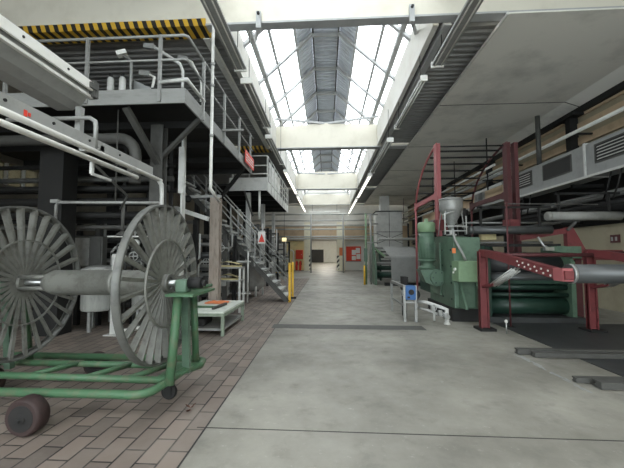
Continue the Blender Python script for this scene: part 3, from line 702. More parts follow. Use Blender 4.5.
range_machine('farthest roller machine under the far platform',-4.9,-2.9,17.6,20.3,2.9,4,6)
range_machine('pale machine standing beyond the far platform on the left',-6.0,-3.0,24.0,27.5,2.6,5,6)

t = thing('overhead_roller_rack','dark overhead rack of long rollers and pipes behind the reel','rack',(-5,7,2.2))
for i, (y, z, r, m) in enumerate(((6.9,2.72,.09,'steel_dark'),(7.05,2.45,.08,'steel_dark'),(7.1,3.05,.07,'steel_dark'),(7.3,3.3,.06,'steel_mid'),(7.2,2.2,.05,'steel_mid'),(7.35,3.62,.05,'steel_dark'))):
    part('roller', MB().cyl((-8.8,y,z),(-3.45,y,z),r,14), m, t)
for x in (-8.6,-6.2,-4.7,-3.6): part('hanger', MB().box(x,x+.08,7.4,7.46,2.1,4.2), 'steel_dark', t)
part('tie_bar', MB().box(-8.8,-3.4,7.36,7.4,2.3,2.4).box(-8.8,-3.4,7.36,7.4,3.0,3.08), 'steel_dark', t)
t = thing('water_pipe','thin pale water pipe crossing behind the reel with an elbow at its left end','pipe',(-4,5.7,2.4))
part('pipe', MB().tube([(-4.85,5.7,2.2),(-4.85,5.7,2.48),(-4.8,5.7,2.53),(-2.95,5.7,2.50)],.026,8), 'steel', t)
part('fitting', MB().bar((-4.95,5.7,2.55),(-4.8,5.7,2.55),.05,.06), 'steel', t)
part('hanger', MB().cyl((-3.75,5.7,2.5),(-3.75,5.7,4.2),.012,6).cyl((-3.6,5.7,2.5),(-3.6,5.7,2.0),.03,8).lathe([(.03,2.0),(.1,1.95),(.1,1.92),(.02,1.92)],(-3.6,5.7,0)), 'steel_mid', t)
t = thing('curved_duct','grey duct bending down under the near platform','duct',(-4.5,5.9,2.7))
part('duct', MB().tube([(-7.0,5.9,3.75),(-3.9,5.9,3.75)]+arc((-3.85,5.9,3.42),.33,PI/2,0,6)+[(-3.52,5.9,2.9)],.10,14), 'steel_mid', t)
part('flange', MB().cyl((-3.52,5.9,3.1),(-3.52,5.9,3.16),.13,16), 'steel', t)
t = thing('guide_pipe','inclined pale pipe between the machine and the brown column','pipe',(-3,7.3,2.2))
part('pipe', MB().bar((-3.55,7.6,2.68),(-2.63,7.28,2.38),.07,.09), 'steel_light', t)
part('bracket', MB().box(-3.62,-3.5,7.58,7.7,2.0,2.72), 'steel_mid', t)

# vats standing behind the drum of the reel
for i, (x, y, r, h, lab) in enumerate(((-4.85,6.95,.34,1.25,'pale grey upright vat seen below the reel drum'),(-4.0,7.15,.22,1.15,'narrow pale vat beside the white floor post behind the reel'))):
    t = thing('vat', lab, 'vat', (x,y,0), 'vats behind the reel')
    part('shell', MB().lathe([(r*.96,.42),(r,.46),(r,h),(r*1.05,h),(r*1.05,h+.04),(r*.9,h+.04)],(x,y,0),'z',28), 'vat', t)
    for k in range(3):
        a = 2*PI*k/3+.5; part('leg', MB().box(x+r*.8*math.cos(a)-.03,x+r*.8*math.cos(a)+.03,y+r*.8*math.sin(a)-.03,y+r*.8*math.sin(a)+.03,0,.46), 'steel', t)
    part('lid', MB().lathe([(r*1.02,h+.04),(r*.6,h+.1),(.0,h+.12)],(x,y,0),'z',28), 'steel', t)
t = thing('floor_post','pale square post on a foot plate behind the reel','post',(-4.2,6.6,0))
part('post', MB().box(-4.27,-4.16,6.45,6.55,0,1.6), 'steel_light', t)
part('foot_plate', MB().box(-4.36,-4.08,6.38,6.6,0,.02), 'steel_light', t)
part('cable_run', MB().tube([(-4.1,6.5,.06),(-3.8,6.7,.1),(-3.6,7.0,.12)],.04,8), 'pole_white', t)
t = thing('control_cabinet','grey control cabinet between the two reel flanges','cabinet',(-5.2,7.5,0))
part('body', MB().box(-5.75,-5.05,7.27,7.45,1.3,2.0,.02), 'steel_mid', t)
part('door', MB().box(-5.7,-5.35,7.25,7.27,1.34,1.96), 'steel', t)
part('door', MB().box(-5.3,-5.08,7.25,7.27,1.34,1.96), 'steel_mid', t)
for x in (-5.7,-5.2): part('leg', MB().box(x,x+.1,7.3,7.4,0,1.3), 'steel_dark', t)

t = thing('pipe_cluster','tangle of small pipes and valves between the two reel flanges','pipework',(-4.2,7.4,0))
rp_ = random.Random(11)
for k in range(9):
    x = -4.75+.13*k; z = rp_.uniform(1.4,1.82); y = 7.42+.05*(k%3)
    part('pipe', MB().tube([(x,y,.0),(x,y,z),(x+.06,y,z+.07),(x+.2,y,z+.07),(x+.26,y,z+.14),(x+.26,y,2.07)],rp_.choice((.018,.025,.03)),8), rp_.choice(('steel','steel_mid','steel_light','steel_dark')), t)
    if k%2 == 0: valve(x+.12,7.36,z+.07,t,rp_.choice(('chrome','steel_mid')))
for z in (1.2,1.6,1.98): part('header_pipe', MB().cyl((-5.0,7.53,z),(-3.8,7.53,z),.035,10), rp_.choice(('steel','steel_mid')), t)
part('gauge', MB().cyl((-4.3,7.3,1.85),(-4.3,7.36,1.85),.08,18), 'pole_white', t)
part('bright_rail', MB().box(-4.95,-4.0,7.28,7.32,1.98,2.01), 'fixture_white', t)

# tank beneath the stair and gear right of the column
t = thing('round_tank','shiny round steel tank on legs beneath the stair','tank',(-2.95,13.0,0))
part('shell', MB().lathe([(.0,.15),(.3,.18),(.52,.34),(.56,.45),(.56,1.2),(.59,1.2),(.59,1.26),(.5,1.26)],(-2.95,13.0,0),'z',32), 'stainless', t)
for k in range(4):
    a = 2*PI*k/4+.6; part('leg', MB().cyl((-2.95+.5*math.cos(a),13+.5*math.sin(a),0),(-2.95+.5*math.cos(a),13+.5*math.sin(a),.6),.04,10), 'steel_light', t)
part('lid', MB().lathe([(.57,1.26),(.2,1.36),(.0,1.38)],(-2.95,13.0,0),'z',32), 'steel', t)
t = thing('pipe_stand','grey pipe frame holding up the vessel beneath the stair','frame',(-3.5,11.0,0))
for x in (-3.45,-2.6): part('post', MB().cyl((x,11.0,0),(x,11.0,1.7),.03,8), 'steel_light', t)
part('rail', MB().cyl((-3.9,11.0,1.35),(-2.5,11.0,1.35),.025,8).cyl((-3.9,11.0,.3),(-2.5,11.0,.3),.025,8), 'steel_light', t)
t = thing('work_bench','narrow bench with yellowed cloths between the column and the stair','bench',(-2.9,9.35,0))
part('bench_top', MB().box(-3.25,-2.35,9.1,9.6,1.2,1.24), 'steel', t)
part('shelf', MB().box(-3.25,-2.35,9.1,9.6,.85,.88), 'steel', t)
for x in (-3.22,-2.38):
    for y in (9.13,9.57): part('leg', MB().box(x-.025,x+.025,y-.025,y+.025,0,1.2), 'steel_light', t)
part('hose', MB().tube([(-3.1,9.05,.85),(-3.05,9.0,.5),(-2.95,9.0,.2),(-2.8,8.98,.06),(-2.5,9.0,.05)],.028,8), 'chrome', t)
for i, (x, z, w, lab) in enumerate(((-2.8,1.24,.40,'yellowed folded cloth on top of the narrow bench'),(-2.8,.88,.36,'yellowed folded cloth on the lower shelf of the narrow bench'))):
    cb = MB(); rr = random.Random(i)
    cb.quads([[(x-w+2*w*a/8, 9.14+.4*b/4, z+.045+.09*(1-abs(a-4)/5)+rr.uniform(0,.03)) for a in range(9)] for b in range(5)], True)
    cb.box(x-w+.02,x+w-.02,9.16,9.52,z+.004,z+.04)
    solo('folded_cloth', cb, 'cloth_yellow', lab, 'cloth', 'cloths on the bench')

# low table with things on it
t = thing('low_table','low pale green steel table beside the brown column','table',(-2.4,7.3,0))
part('table_top', MB().box(-3.0,-2.0,6.5,8.1,.44,.475), 'table_top', t)
part('apron', MB().box(-3.0,-2.0,6.49,6.52,.38,.44).box(-2.02,-1.99,6.5,8.1,.38,.44).box(-3.0,-2.97,6.5,8.1,.38,.44), 'table_leg', t)
part('shelf', MB().box(-2.98,-2.02,6.55,8.05,.1,.14), 'steel', t)
for x in (-2.97,-2.03):
    for y in (6.53,8.07): part('leg', MB().box(x-.03,x+.03,y-.03,y+.03,0,.44), 'table_leg' if x > -2.5 else 'steel', t)
oc = MB(); rr = random.Random(4)
oc.quads([[(-2.75+.5*a/6, 7.45+.4*b/5, .482+.03*rr.random()) for a in range(7)] for b in range(6)], True)
solo('orange_cloth', oc, 'orange', 'orange cloth lying on the low table', 'cloth')
t = thing('hand_scraper','dark bladed hand tool lying across the low table','tool',(-2.3,6.9,.477))
part('handle', MB().cyl((-2.75,6.95,.50),(-2.28,6.95,.50),.022,10), 'green_cart', t)
part('blade', MB().bar((-2.3,6.72,.50),(-2.17,7.2,.53),.05,.05), 'steel_mid', t)
solo('folded_black_sack', MB().box(-2.85,-2.45,6.7,7.2,.142,.30,.05), 'black', 'black bundle on the lower shelf of the low table', 'bundle')
# ================================================================== GREEN EXTRUDER AND ROLL LINE
t = thing('extruder_gearbox','green extruder gearbox with a control box on its corner','machine',(3.3,9,0))
part('plinth', MB().box(2.98,3.6,8.25,10.2,0,.30), 'steel_dark', t)
part('body', MB().prism([(8.28,.30),(10.15,.30),(10.15,2.08),(9.2,2.08),(8.28,1.98)],'x',3.05,3.62), 'green', t)
part('flange', MB().box(3.02,3.65,8.20,8.28,.32,2.0,.02), 'green', t)
part('cover', MB().box(3.01,3.05,9.15,9.95,.5,1.9,.015), 'green', t)
bo = MB()
for y in (8.45,9.05):
    for z in (.5,.9,1.3,1.7): bo.cyl((3.03,y,z),(3.06,y,z),.025,8)
part('bolt', bo, 'green_deep', t)
for x in (3.12,3.5): part('stiffener', MB().prism([(8.2,.35),(7.8,.35),(8.2,1.0)],'x',x,x+.05), 'green', t)
cb_ = part('control_box', MB().box(2.97,3.42,7.78,8.2,.97,1.44,.012), 'green_pale', t, 'pale green control box')
part('switch', MB().cyl((2.93,7.95,1.25),(2.97,7.95,1.25),.035,12).cyl((2.94,8.05,1.17),(2.97,8.05,1.17),.025,12), 'pole_white', cb_)
part('conduit', MB().tube([(3.22,8.0,1.44),(3.18,8.05,1.6),(3.02,8.1,1.95),(3.0,8.15,2.2)],.03,8), 'steel', cb_)
part('warning_label', MB().box(2.99,3.07,8.185,8.198,1.62,1.74), 'orange', t)
m_ = part('motor', MB().lathe([(.2,1.45),(.205,1.45),(.205,1.95),(.2,1.97),(.2,2.2)],(2.72,9.3,0),'z',28), 'green', t)
fn = MB()
for k in range(16):
    a = 2*PI*k/16; fn.bar((2.72+.205*math.cos(a),9.3+.205*math.sin(a),1.5),(2.72+.205*math.cos(a),9.3+.205*math.sin(a),1.9),.012,.03,(math.cos(a),math.sin(a),0))
part('fin', fn, 'green', m_)
part('motor_cap', MB().lathe([(.215,2.19),(.23,2.2),(.23,2.42),(.19,2.46),(.05,2.47),(.05,2.56),(.0,2.56)],(2.72,9.3,0),'z',28), 'green_pale', m_)
part('motor_flange', MB().lathe([(.22,1.2),(.22,1.26),(.16,1.28),(.16,1.4),(.24,1.41),(.24,1.45),(.2,1.45)],(2.72,9.3,0),'z',28), 'green', m_)
g = part('worm_gear', MB().prism([(2.48,1.18),(2.95,1.2),(3.05,1.0),(3.05,.78),(2.9,.74),(2.62,.86)],'y',9.1,9.5), 'green', t)
part('gear_cover', MB().cyl((2.93,9.08,.98),(2.93,9.02,.98),.2,24).cyl((3.0,9.3,.98),(3.06,9.3,.98),.26,24), 'green', g)
for k in range(6):
    a = k*PI/3; part('bolt', MB().cyl((2.93+.15*math.cos(a),9.02,.98+.15*math.sin(a)),(2.93+.15*math.cos(a),9.0,.98+.15*math.sin(a)),.02,8), 'green_deep', g)
t2 = thing('feed_hopper','grey conical feed hopper above the green gearbox','hopper',(3.28,9,2.08))
part('cone', MB().lathe([(.05,2.22),(.06,2.3),(.28,2.74),(.29,2.76),(.29,3.0),(.27,3.04)],(3.28,9,0),'z',28), 'steel', t2)
part('lid', MB().lathe([(.30,3.0),(.30,3.05),(.12,3.09),(.0,3.1)],(3.28,9,0),'z',28), 'steel', t2)
part('outlet', MB().cyl((3.28,9,2.09),(3.28,9,2.24),.05,12).box(3.18,3.38,8.9,9.1,2.09,2.12), 'steel_light', t2)
for x, y in ((3.02,8.8),(3.55,8.8),(3.02,9.25),(3.55,9.25)): part('leg', MB().cyl((x,y,2.09),(x*.7+.98,y*.8+1.8,2.8),.014,6), 'steel', t2)
part('ladder_pipe', MB().tube([(2.98,8.6,2.09),(2.98,8.6,2.62),(3.2,8.6,2.66),(3.02,8.9,2.62)],.016,6).cyl((2.98,8.6,2.3),(3.5,8.6,2.3),.014,6).cyl((3.5,8.6,2.09),(3.5,8.6,2.55),.014,6).cyl((2.98,8.6,2.18),(3.5,8.6,2.18),.014,6), 'steel_light', t2)

# the roll stack
t = thing('calender_machine','long green machine of dark horizontal rolls right of the gearbox','machine',(4.9,8.9,0))
xa, xb = 3.9, 5.8
part('side_frame', MB().prism([(8.3,.1),(9.4,.1),(9.4,1.75),(9.2,1.8),(8.6,1.8),(8.3,1.4)],'x',3.82,3.92), 'green_deep', t)
part('side_frame', MB().prism([(8.3,.1),(9.4,.1),(9.4,1.75),(9.2,1.8),(8.6,1.8),(8.3,1.4)],'x',5.75,5.85), 'green', t)
part('base', MB().box(3.82,6.0,8.2,9.42,0,.12), 'plate_dark', t)
for y, z, r, m, nm in ((8.75,1.32,.22,'roll_dark','roll'),(8.55,1.02,.13,'roll_grey','roll'),(8.5,.80,.07,'green_deep','roll'),(8.45,.62,.05,'green_deep','roll'),(8.6,.34,.20,'green_deep','roll'),(9.1,.85,.24,'roll_dark','roll'),(9.15,1.5,.14,'roll_dark','roll')):
    r0 = part(nm, MB().cyl((xa,y,z),(xb-.05,y,z),r,28), m, t)
    part('journal', MB().cyl((xa-.06,y,z),(xa,y,z),r*.45,14).cyl((xb-.05,y,z),(xb+.04,y,z),r*.45,14), 'steel', r0)
part('guard', MB().box(3.92,5.75,8.28,8.31,.9,.98), 'green_deep', t)
part('back_plate', MB().box(3.92,5.75,9.36,9.39,.15,1.55), 'steel_dark', t)
part('top_beam', MB().bar((3.85,8.8,1.82),(5.85,8.8,1.82),.1,.07), 'steel_dark', t)
part('head_block', MB().prism([(5.25,1.78),(5.95,1.78),(5.95,1.5),(5.75,1.5),(5.7,1.62),(5.3,1.66)],'y',8.22,8.3), 'green', t)
part('lever', MB().tube([(5.0,8.25,2.0),(5.12,8.25,1.8),(5.25,8.2,1.72)],.025,8).box(5.1,5.3,8.15,8.25,1.68,1.76), 'chrome', t)
# red upper frame right
t = thing('roll_bracket_frame','red bracket frame over the right end of the green roll machine','frame',(5.8,9,1.8))
part('arm', MB().prism([(4.95,1.94),(6.2,2.14),(6.2,2.28),(4.95,2.08)],'y',8.9,9.0), 'red', t)
part('gusset', MB().prism([(6.1,2.28),(6.25,2.28),(6.62,1.55),(6.62,1.45),(6.1,1.45)],'y',8.88,9.02), 'red', t)
part('cross_arm', MB().box(6.1,7.4,8.86,8.9,1.45,1.7), 'red', t)
part('leg', MB().box(6.25,6.4,8.86,9.02,0,1.5), 'rod_red', t)
part('stay', MB().bar((6.1,8.86,2.2),(6.3,8.85,2.42),.06,.06), 'steel_mid', t)
# long rolls above
G = 'long rolls above the green machine'
def long_roll(lab, x0, x1, y, z, r, m):
    t = thing('long_roll', lab, 'roll', ((x0+x1)/2,y,z-r), G)
    part('shell', MB().cyl((x0,y,z),(x1,y,z),r,24), m, t)
    part('end_cap', MB().lathe([(r*.9,-.03),(r*1.08,0),(r*1.08,.06),(r*.9,.08)],(x0,y,z),'x',24), m, t)
    part('hanger', MB().box(x0+.25,x0+.3,y-.03,y+.03,z,z+.6).box(x1-.3,x1-.25,y-.03,y+.03,z,z+.6).box(x0+.2,x1,y-.03,y+.03,z+.55,z+.6), 'steel_dark', t)
long_roll('dull white long roll at upper right above the beige wall',5.62,7.38,8.85,2.56,.11,'roll_white')
long_roll('dark grey long roll behind the feed hopper',3.62,5.6,8.7,2.2,.10,'roll_grey')
t = thing('roller_rail','thin horizontal pipes strung behind the feed hopper','pipe rack',(4.5,9.3,1.9))
for z, r in ((2.48,.025),(2.36,.03),(1.92,.03)): part('pipe', MB().cyl((3.85,9.75,z),(6.3,9.75,z),r,8), 'steel', t)
for x in (3.9,5.0): part('post', MB().box(x,x+.06,9.73,9.79,0,2.9), 'steel_dark', t)
t = thing('instrument_box','small yellowed box under the dark roll','box',(4.2,9.1,1.95))
part('case', MB().box(4.05,4.42,9.0,9.18,1.97,2.12,.01), 'cloth_yellow', t)
part('lid', MB().box(4.04,4.43,8.99,9.19,2.12,2.14), 'cream', t)

# ================================================================== RED UNWIND STAND IN FRONT
t = thing('unwind_stand','red unwind stand with two posts and a long grey front roll on drilled arms','stand',(4.4,7.0,0))
for x in (3.24,5.42):
    part('post', MB().box(x,x+.17,7.38,7.42,.05,1.66).box(x,x+.025,7.34,7.46,.05,1.66).box(x+.145,x+.17,7.34,7.46,.05,1.66), 'red', t)
    part('foot_plate', MB().box(x-.06,x+.26,7.24,7.6,0,.05), 'steel_dark', t)
    a = part('arm', MB().prism([(7.46,1.70),(7.46,1.56),(7.0,1.52),(4.95,1.22),(4.85,1.25),(4.85,1.36),(6.95,1.66)],'x',x+.04,x+.16), 'red', t)
    for k in range(6):
        y = 6.0-.16*k; z = 1.43-.155*(6.0-y); ho = MB()
        part('drilled_hole', MB().cyl((x+.03,y,z+.045),(x+.042,y,z+.045),.016,10), 'pole_white', a)
        ho.cyl((x+.03,y-.05,z-.02),(x+.042,y-.05,z-.02),.016,10)
        part('drilled_hole', ho, 'pole_white', a)
    part('bearing_block', MB().box(x+.03,x+.17,4.88,5.08,1.22,1.40), 'pink', a)
    cy = part('cylinder', MB().cyl((x+.12,7.0,.98),(x+.12,6.2,1.32),.04,14), 'steel_light', t, 'pale pneumatic cylinder')
    part('piston_rod', MB().cyl((x+.12,6.2,1.32),(x+.12,5.9,1.44),.02,8), 'chrome', cy)
    part('tie_rod', MB().cyl((x+.05,7.0,1.0),(x+.05,6.2,1.34),.012,6).cyl((x+.19,7.0,.96),(x+.19,6.2,1.3),.012,6), 'steel_light', cy)
    part('lug', MB().bar((x+.1,7.4,.9),(x+.12,6.95,1.0),.12,.05), 'red', t)
rl = part('front_roll', MB().cyl((3.42,5.0,1.32),(5.44,5.0,1.32),.135,32), 'roll_grey', t, 'long grey front roll')
part('roll_end', MB().cyl((3.34,5.0,1.32),(3.44,5.0,1.32),.06,16).cyl((3.43,5.0,1.32),(3.47,5.0,1.32),.14,32), 'steel', rl)
part('cross_tube', MB().cyl((3.44,7.2,1.58),(5.42,7.2,1.58),.04,12), 'rod_red', t)
t = thing('grab_pole','thin dark vertical pole in front of the green rolls','pole',(3.9,7.0,0))
part('pole', MB().cyl((4.02,7.7,0),(4.02,7.7,2.75),.018,8), 'rod_red', t)
part('foot', MB().box(3.95,4.09,7.63,7.77,0,.02), 'steel_dark', t)
part('crossbar', MB().cyl((3.98,7.7,2.72),(6.0,7.75,2.7),.012,6), 'steel_mid', t)
t = thing('floor_peg','small steel peg standing on the floor before the green rolls','peg',(3.6,7.0,0))
part('peg', MB().cyl((3.62,7.1,0),(3.62,7.1,.22),.015,8), 'chrome', t)
part('knob', MB().lathe([(.0,.2),(.03,.22),(.03,.26),(.0,.28)],(3.62,7.1,0),'z',12), 'pole_white', t)

# dark plates and steel bars on the floor
solo('floor_plate', MB().box(3.85,7.9,6.0,8.15,-.01,.010), 'plate_dark', 'dark steel floor plate under the red stand', 'floor plate')
solo('floor_plate', MB().box(3.85,7.9,4.55,5.45,-.01,.010), 'plate_dark', 'dark steel floor plate between the two pairs of bars', 'floor plate')
solo('floor_plate', MB().box(3.85,7.9,3.0,4.2,-.01,.010), 'plate_dark', 'dark steel floor plate at the bottom right corner', 'floor plate')
G = 'dark steel bars laid on the floor'
for (x0,y0,y1,z1,lab) in ((3.03,5.62,5.72,.09,'dark steel floor bar at right, the farthest one'),(3.2,5.46,5.58,.08,'dark steel floor bar just in front of the farthest one'),(3.08,4.44,4.52,.07,'thin dark steel floor bar behind the nearest one'),(3.22,4.24,4.38,.09,'nearest dark steel floor bar at right')):
    solo('steel_bar', MB().prism([(y0,.011),(y1,.011),(y1,.025),((y0+y1)/2+.02,.03),((y0+y1)/2+.02,z1-.02),(y1,z1-.015),(y1,z1),(y0,z1)],'x',x0,7.6), 'steel_mid', lab, 'steel bar', G)

# ================================================================== RED GANTRY
t = thing('roller_gantry','tall red gantry of two curved frames joined by dark bars','gantry',(4.1,10.6,0))
bx = [(9.62,4.72),(10.0,4.66),(10.5,4.53),(11.0,4.32),(11.45,4.02),(11.78,3.66),(11.95,3.3)]
for x, mp in ((3.15,'pink'),(5.06,'rod_red')):
    part('post', MB().box(x-.06,x+.06,9.5,9.62,2.09 if x < 4 else 0,4.72).box(x-.07,x-.04,9.44,9.68,2.2,4.72), mp, t)
    part('rear_post', MB().tube(bx and [(x,11.95,3.3),(x,11.97,0)],.035,8), mp, t)
    part('curved_tube', MB().tube([(x,y,z) for y, z in bx],.033,8), mp, t)
    part('brace', MB().prism([(9.6,3.42),(9.6,3.1),(10.0,3.2),(11.7,3.2),(12.05,3.05),(12.05,3.42),(11.8,3.34),(9.9,3.34)],'x',x-.03,x+.03), mp, t)
    part('knee_plate', MB().box(x-.12,x+.2,9.45,9.7,2.25,2.55), 'red', t)
bars = [(9.62,4.66),(9.95,4.62),(10.3,4.53),(10.65,4.42),(10.95,4.28),(11.25,4.1),(11.5,3.9),(11.7,3.68),(11.85,3.45)]
for y, z in bars: part('cross_bar', MB().cyl((3.17,y,z),(5.04,y,z),.028 if y > 9.7 else .022,8), 'steel_dark', t)
part('post', MB().box(5.2,5.3,9.46,9.64,0,4.7), 'rod_red', t)

# ================================================================== PUMP AND VALVES IN FRONT
t = thing('pump_stand','small grey steel stand carrying a blue pump by the green machine','pump',(1.95,8.9,0))
for x, y, h in ((1.83,9.66,.82),(2.12,9.66,.82)): part('leg', MB().box(x-.03,x+.03,y-.03,y+.03,0,h), 'steel', t)
for x in (1.84,2.10): part('leg', MB().box(x-.03,x+.03,8.12,8.18,0,.86), 'steel', t)
part('rail', MB().box(1.81,1.86,8.15,9.66,.80,.86).box(1.81,2.15,9.63,9.69,.76,.82), 'steel', t)
part('rail', MB().box(1.815,1.855,8.15,9.66,.36,.40).box(1.84,2.10,8.13,8.17,.44,.48), 'steel', t)
pb = part('pump_body', MB().box(1.86,2.10,8.10,8.32,.52,.85,.015), 'blue', t, 'blue pump box')
part('pump_dial', MB().cyl((1.99,8.085,.70),(1.99,8.105,.70),.065,20).box(1.9,1.96,8.09,8.105,.56,.6), 'black', pb)
part('pump_motor', MB().cyl((2.12,8.3,.62),(2.12,8.65,.62),.12,18).cyl((2.12,8.28,.62),(2.12,8.3,.62),.13,18), 'steel_dark', t)
part('coupling', MB().cyl((2.0,8.3,.7),(2.0,9.1,.7),.05,12).box(2.0,2.14,9.0,9.3,.78,1.0), 'black', t)
part('standpipe', MB().cyl((2.0,9.0,0),(2.0,9.0,.5),.035,10).cyl((1.97,8.6,0),(1.97,8.6,.52),.03,10), 'steel_mid', t)
t = thing('valve_manifold','pale pipework with valves on the floor beside the blue pump','pipework',(2.5,8.0,0))
part('pipe', MB().tube([(2.2,8.3,.46),(2.35,8.15,.46),(2.62,7.95,.38),(2.72,7.88,.34),(2.72,7.88,.1),(2.72,7.88,0)],.04,10), 'steel_light', t)
part('pipe', MB().tube([(2.2,8.4,.3),(2.45,8.1,.26),(2.6,8.0,.2)],.03,8).tube([(2.5,8.08,.36),(2.5,8.08,.05)],.03,8), 'steel_light', t)
for x, y, z in ((2.45,8.02,.36),(2.58,7.92,.25),(2.68,7.84,.2)):
    part('valve', MB().cyl((x,y,z-.06),(x,y,z+.07),.05,12).cyl((x,y-.1,z),(x,y+.05,z),.035,10).band((x,y-.11,z),.06,.015,.015,'y',16), 'chrome', t)
part('elbow', MB().lathe([(.05,0),(.07,.01),(.07,.04),(.045,.05),(.045,.2)],(2.72,7.88,0),'z',14), 'pole_white', t)

# ================================================================== HIGH DUCT AND PIPES ON THE RIGHT
t = thing('air_duct','long grey air duct with dark grilles high on the right wall','duct',(7.25,13,3.65))
part('duct_body', MB().box(7.0,7.6,6.2,12.9,3.68,4.55), 'duct', t)
part('duct_lip', MB().box(6.97,7.02,6.2,12.9,3.64,3.70), 'steel_light', t)
for y0,y1,m in ((8.0,9.0,'g'),(9.9,11.1,'p'),(11.75,12.6,'g'),(6.5,7.4,'g')):
    f = part('grille', MB().box(6.985,7.0,y0,y1,3.98,4.42), 'grille', t)
    if m == 'g':
        sl = MB()
        for k in range(5): sl.prism([(6.96,4.02+k*.08),(6.985,4.04+k*.08),(6.985,4.055+k*.08),(6.96,4.035+k*.08)],'y',y0+.06,y1-.06)
        part('slat', sl, 'steel_light', f)
    part('grille_frame', MB().box(6.97,7.0,y0-.03,y0,3.95,4.45).box(6.97,7.0,y1,y1+.03,3.95,4.45).box(6.97,7.0,y0,y1,3.95,3.98).box(6.97,7.0,y0,y1,4.42,4.45), 'steel_mid', f)
part('duct_joint', MB().box(6.975,7.62,9.35,9.42,3.66,4.6), 'steel_light', t)
for y in (7.2,10.2): part('support', MB().bar((7.2,y,3.58),(8.05,y,3.58),.1,.1), 'steel_dark', t)
for y in (8.4,8.7,12.0,12.4): part('cable', MB().tube([(7.1,y,3.68),(7.08,y+.1,3.3),(7.15,y+.35,3.0)],.02,6), 'black', t)
for ya, yb, lab in ((13.3,15.4,'grey boxed duct section just behind the red gantry post'),(15.9,19.0,'farther grey boxed duct section behind the gantry bars'),(19.6,25,'farthest grey boxed duct section on the right wall')):
    t = thing('duct_section', lab, 'duct', (7.3,(ya+yb)/2,3.7), 'boxed duct sections on the right wall')
    part('duct_body', MB().box(7.0,7.6,ya,yb,3.7,4.5), 'duct', t)
    part('access_panel', MB().box(6.98,7.0,ya+.3,yb-.3,3.85,4.35), 'tan', t)
    part('wall_mount', MB().bar((7.6,ya+.5,4.1),(8.055,ya+.5,4.1),.06), 'steel_dark', t)
t = thing('steam_pipe','long bright pipe running along the right wall above the duct','pipe',(7.62,16,5.2))
part('pipe', MB().cyl((7.58,6,5.3),(7.58,32.5,5.34),.055,12), 'pole_white', t)
for y in (8.6,10.4,14,18,24,28): part('support_bracket', MB().bar((7.58,y,5.22),(8.0,y,5.22),.05), 'steel_dark', t)
t = thing('service_pipes','row of dull pipes along the right wall below the duct','pipe',(7.7,16,2.7))
for x, z, r, m in ((7.45,3.14,.06,'steel_mid'),(7.5,2.95,.07,'steel_dark'),(7.8,3.3,.05,'steel'),(7.75,2.65,.05,'steel_mid')): part('pipe', MB().cyl((x,6.2,z),(x,31,z),r,10), m, t)
for y in (7.5,11,15,20,25): part('support_bracket', MB().box(7.4,8.05,y,y+.06,2.53,2.58).box(7.95,8.05,y,y+.06,2.55,3.5), 'steel_dark', t)
part('rail_mount', MB().box(7.95,8.05,7.5,25,3.40,3.44), 'steel_dark', t)
t = thing('overhead_pipes','pale overhead pipes running behind the red gantry along the right wall','pipes',(6.9,20,4.6))
for x, z, r, m in ((7.15,4.95,.05,'steel_light'),(6.75,4.72,.06,'steel'),(6.5,5.05,.045,'pole_white'),(6.7,4.3,.05,'steel_light')): part('pipe', MB().cyl((x,13.2,z),(x,31,z),r,10), m, t)
for y in (14,17.5,21,25,29): part('hanger', MB().bar((6.4,y,4.6),(7.3,y,4.6),.05).bar((6.6,y,4.2),(6.6,y,6.37),.04), 'steel_dark', t)
for i, (y, lab) in enumerate(((7.9,'dark wall post nearest the camera under the ceiling boards at right'),(11.0,'dark wall post above the duct grilles'),(16.5,'dark wall post behind the gantry'),(23,'far dark wall post on the right'))):
    solo('wall_post', MB().box(7.8,8.05,y,y+.22,4.6,6.05).box(7.7,8.05,y-.3,y+.5,5.95,6.03), 'steel_dark', lab, 'post', 'wall posts on the right')
t = thing('hanging_pole','green grey pole hanging from the ceiling boards in front of the duct','pole',(7.3,11.8,4.56))
part('pole', MB().cyl((7.3,11.8,4.56),(7.3,11.8,6.36),.075,12), 'steel_mid', t)
part('pole_bracket', MB().box(7.2,7.4,11.7,11.9,4.555,4.58), 'steel_dark', t)
wt = MB()
for z0,z1 in ((5.05,5.3),(5.55,5.75),(5.95,6.02)): wt.box(8.02,8.09,6,32,z0,z1)
solo('wall_cladding', wt, 'tan', 'tan horizontal strips high on the right wall under the ceiling boards', 'cladding', kind='structure')
solo('wall_cladding', MB().box(8.06,8.095,6,32,2.45,5.0), 'steel_dark', 'dark recess panels behind the duct on the right wall', 'cladding', kind='structure')  # dark sheet that covers the beige wall behind the duct
t = thing('wall_socket','small dark double switch on the beige wall','switch',(8.08,9.9,1.95))
part('plate', MB().box(8.07,8.099,9.75,10.05,1.92,2.14), 'rod_red', t)
for y in (9.82,9.95): part('rocker', MB().box(8.055,8.07,y,y+.06,1.97,2.08), 'steel', t)
t = thing('wall_desk','dark sloping shelf fixed on the beige wall behind the red frame','shelf',(7.6,8.3,1.4))
part('top', MB().prism([(6.7,1.62),(8.05,1.45),(8.05,1.5),(6.7,1.66)],'y',8.0,8.6), 'steel_dark', t)
part('bracket', MB().bar((7.2,8.3,1.2),(8.08,8.3,1.4),.04), 'red', t)
for z, y in ((2.2,13),(2.9,14.5),(1.4,12.6),(3.3,16)):
    pass

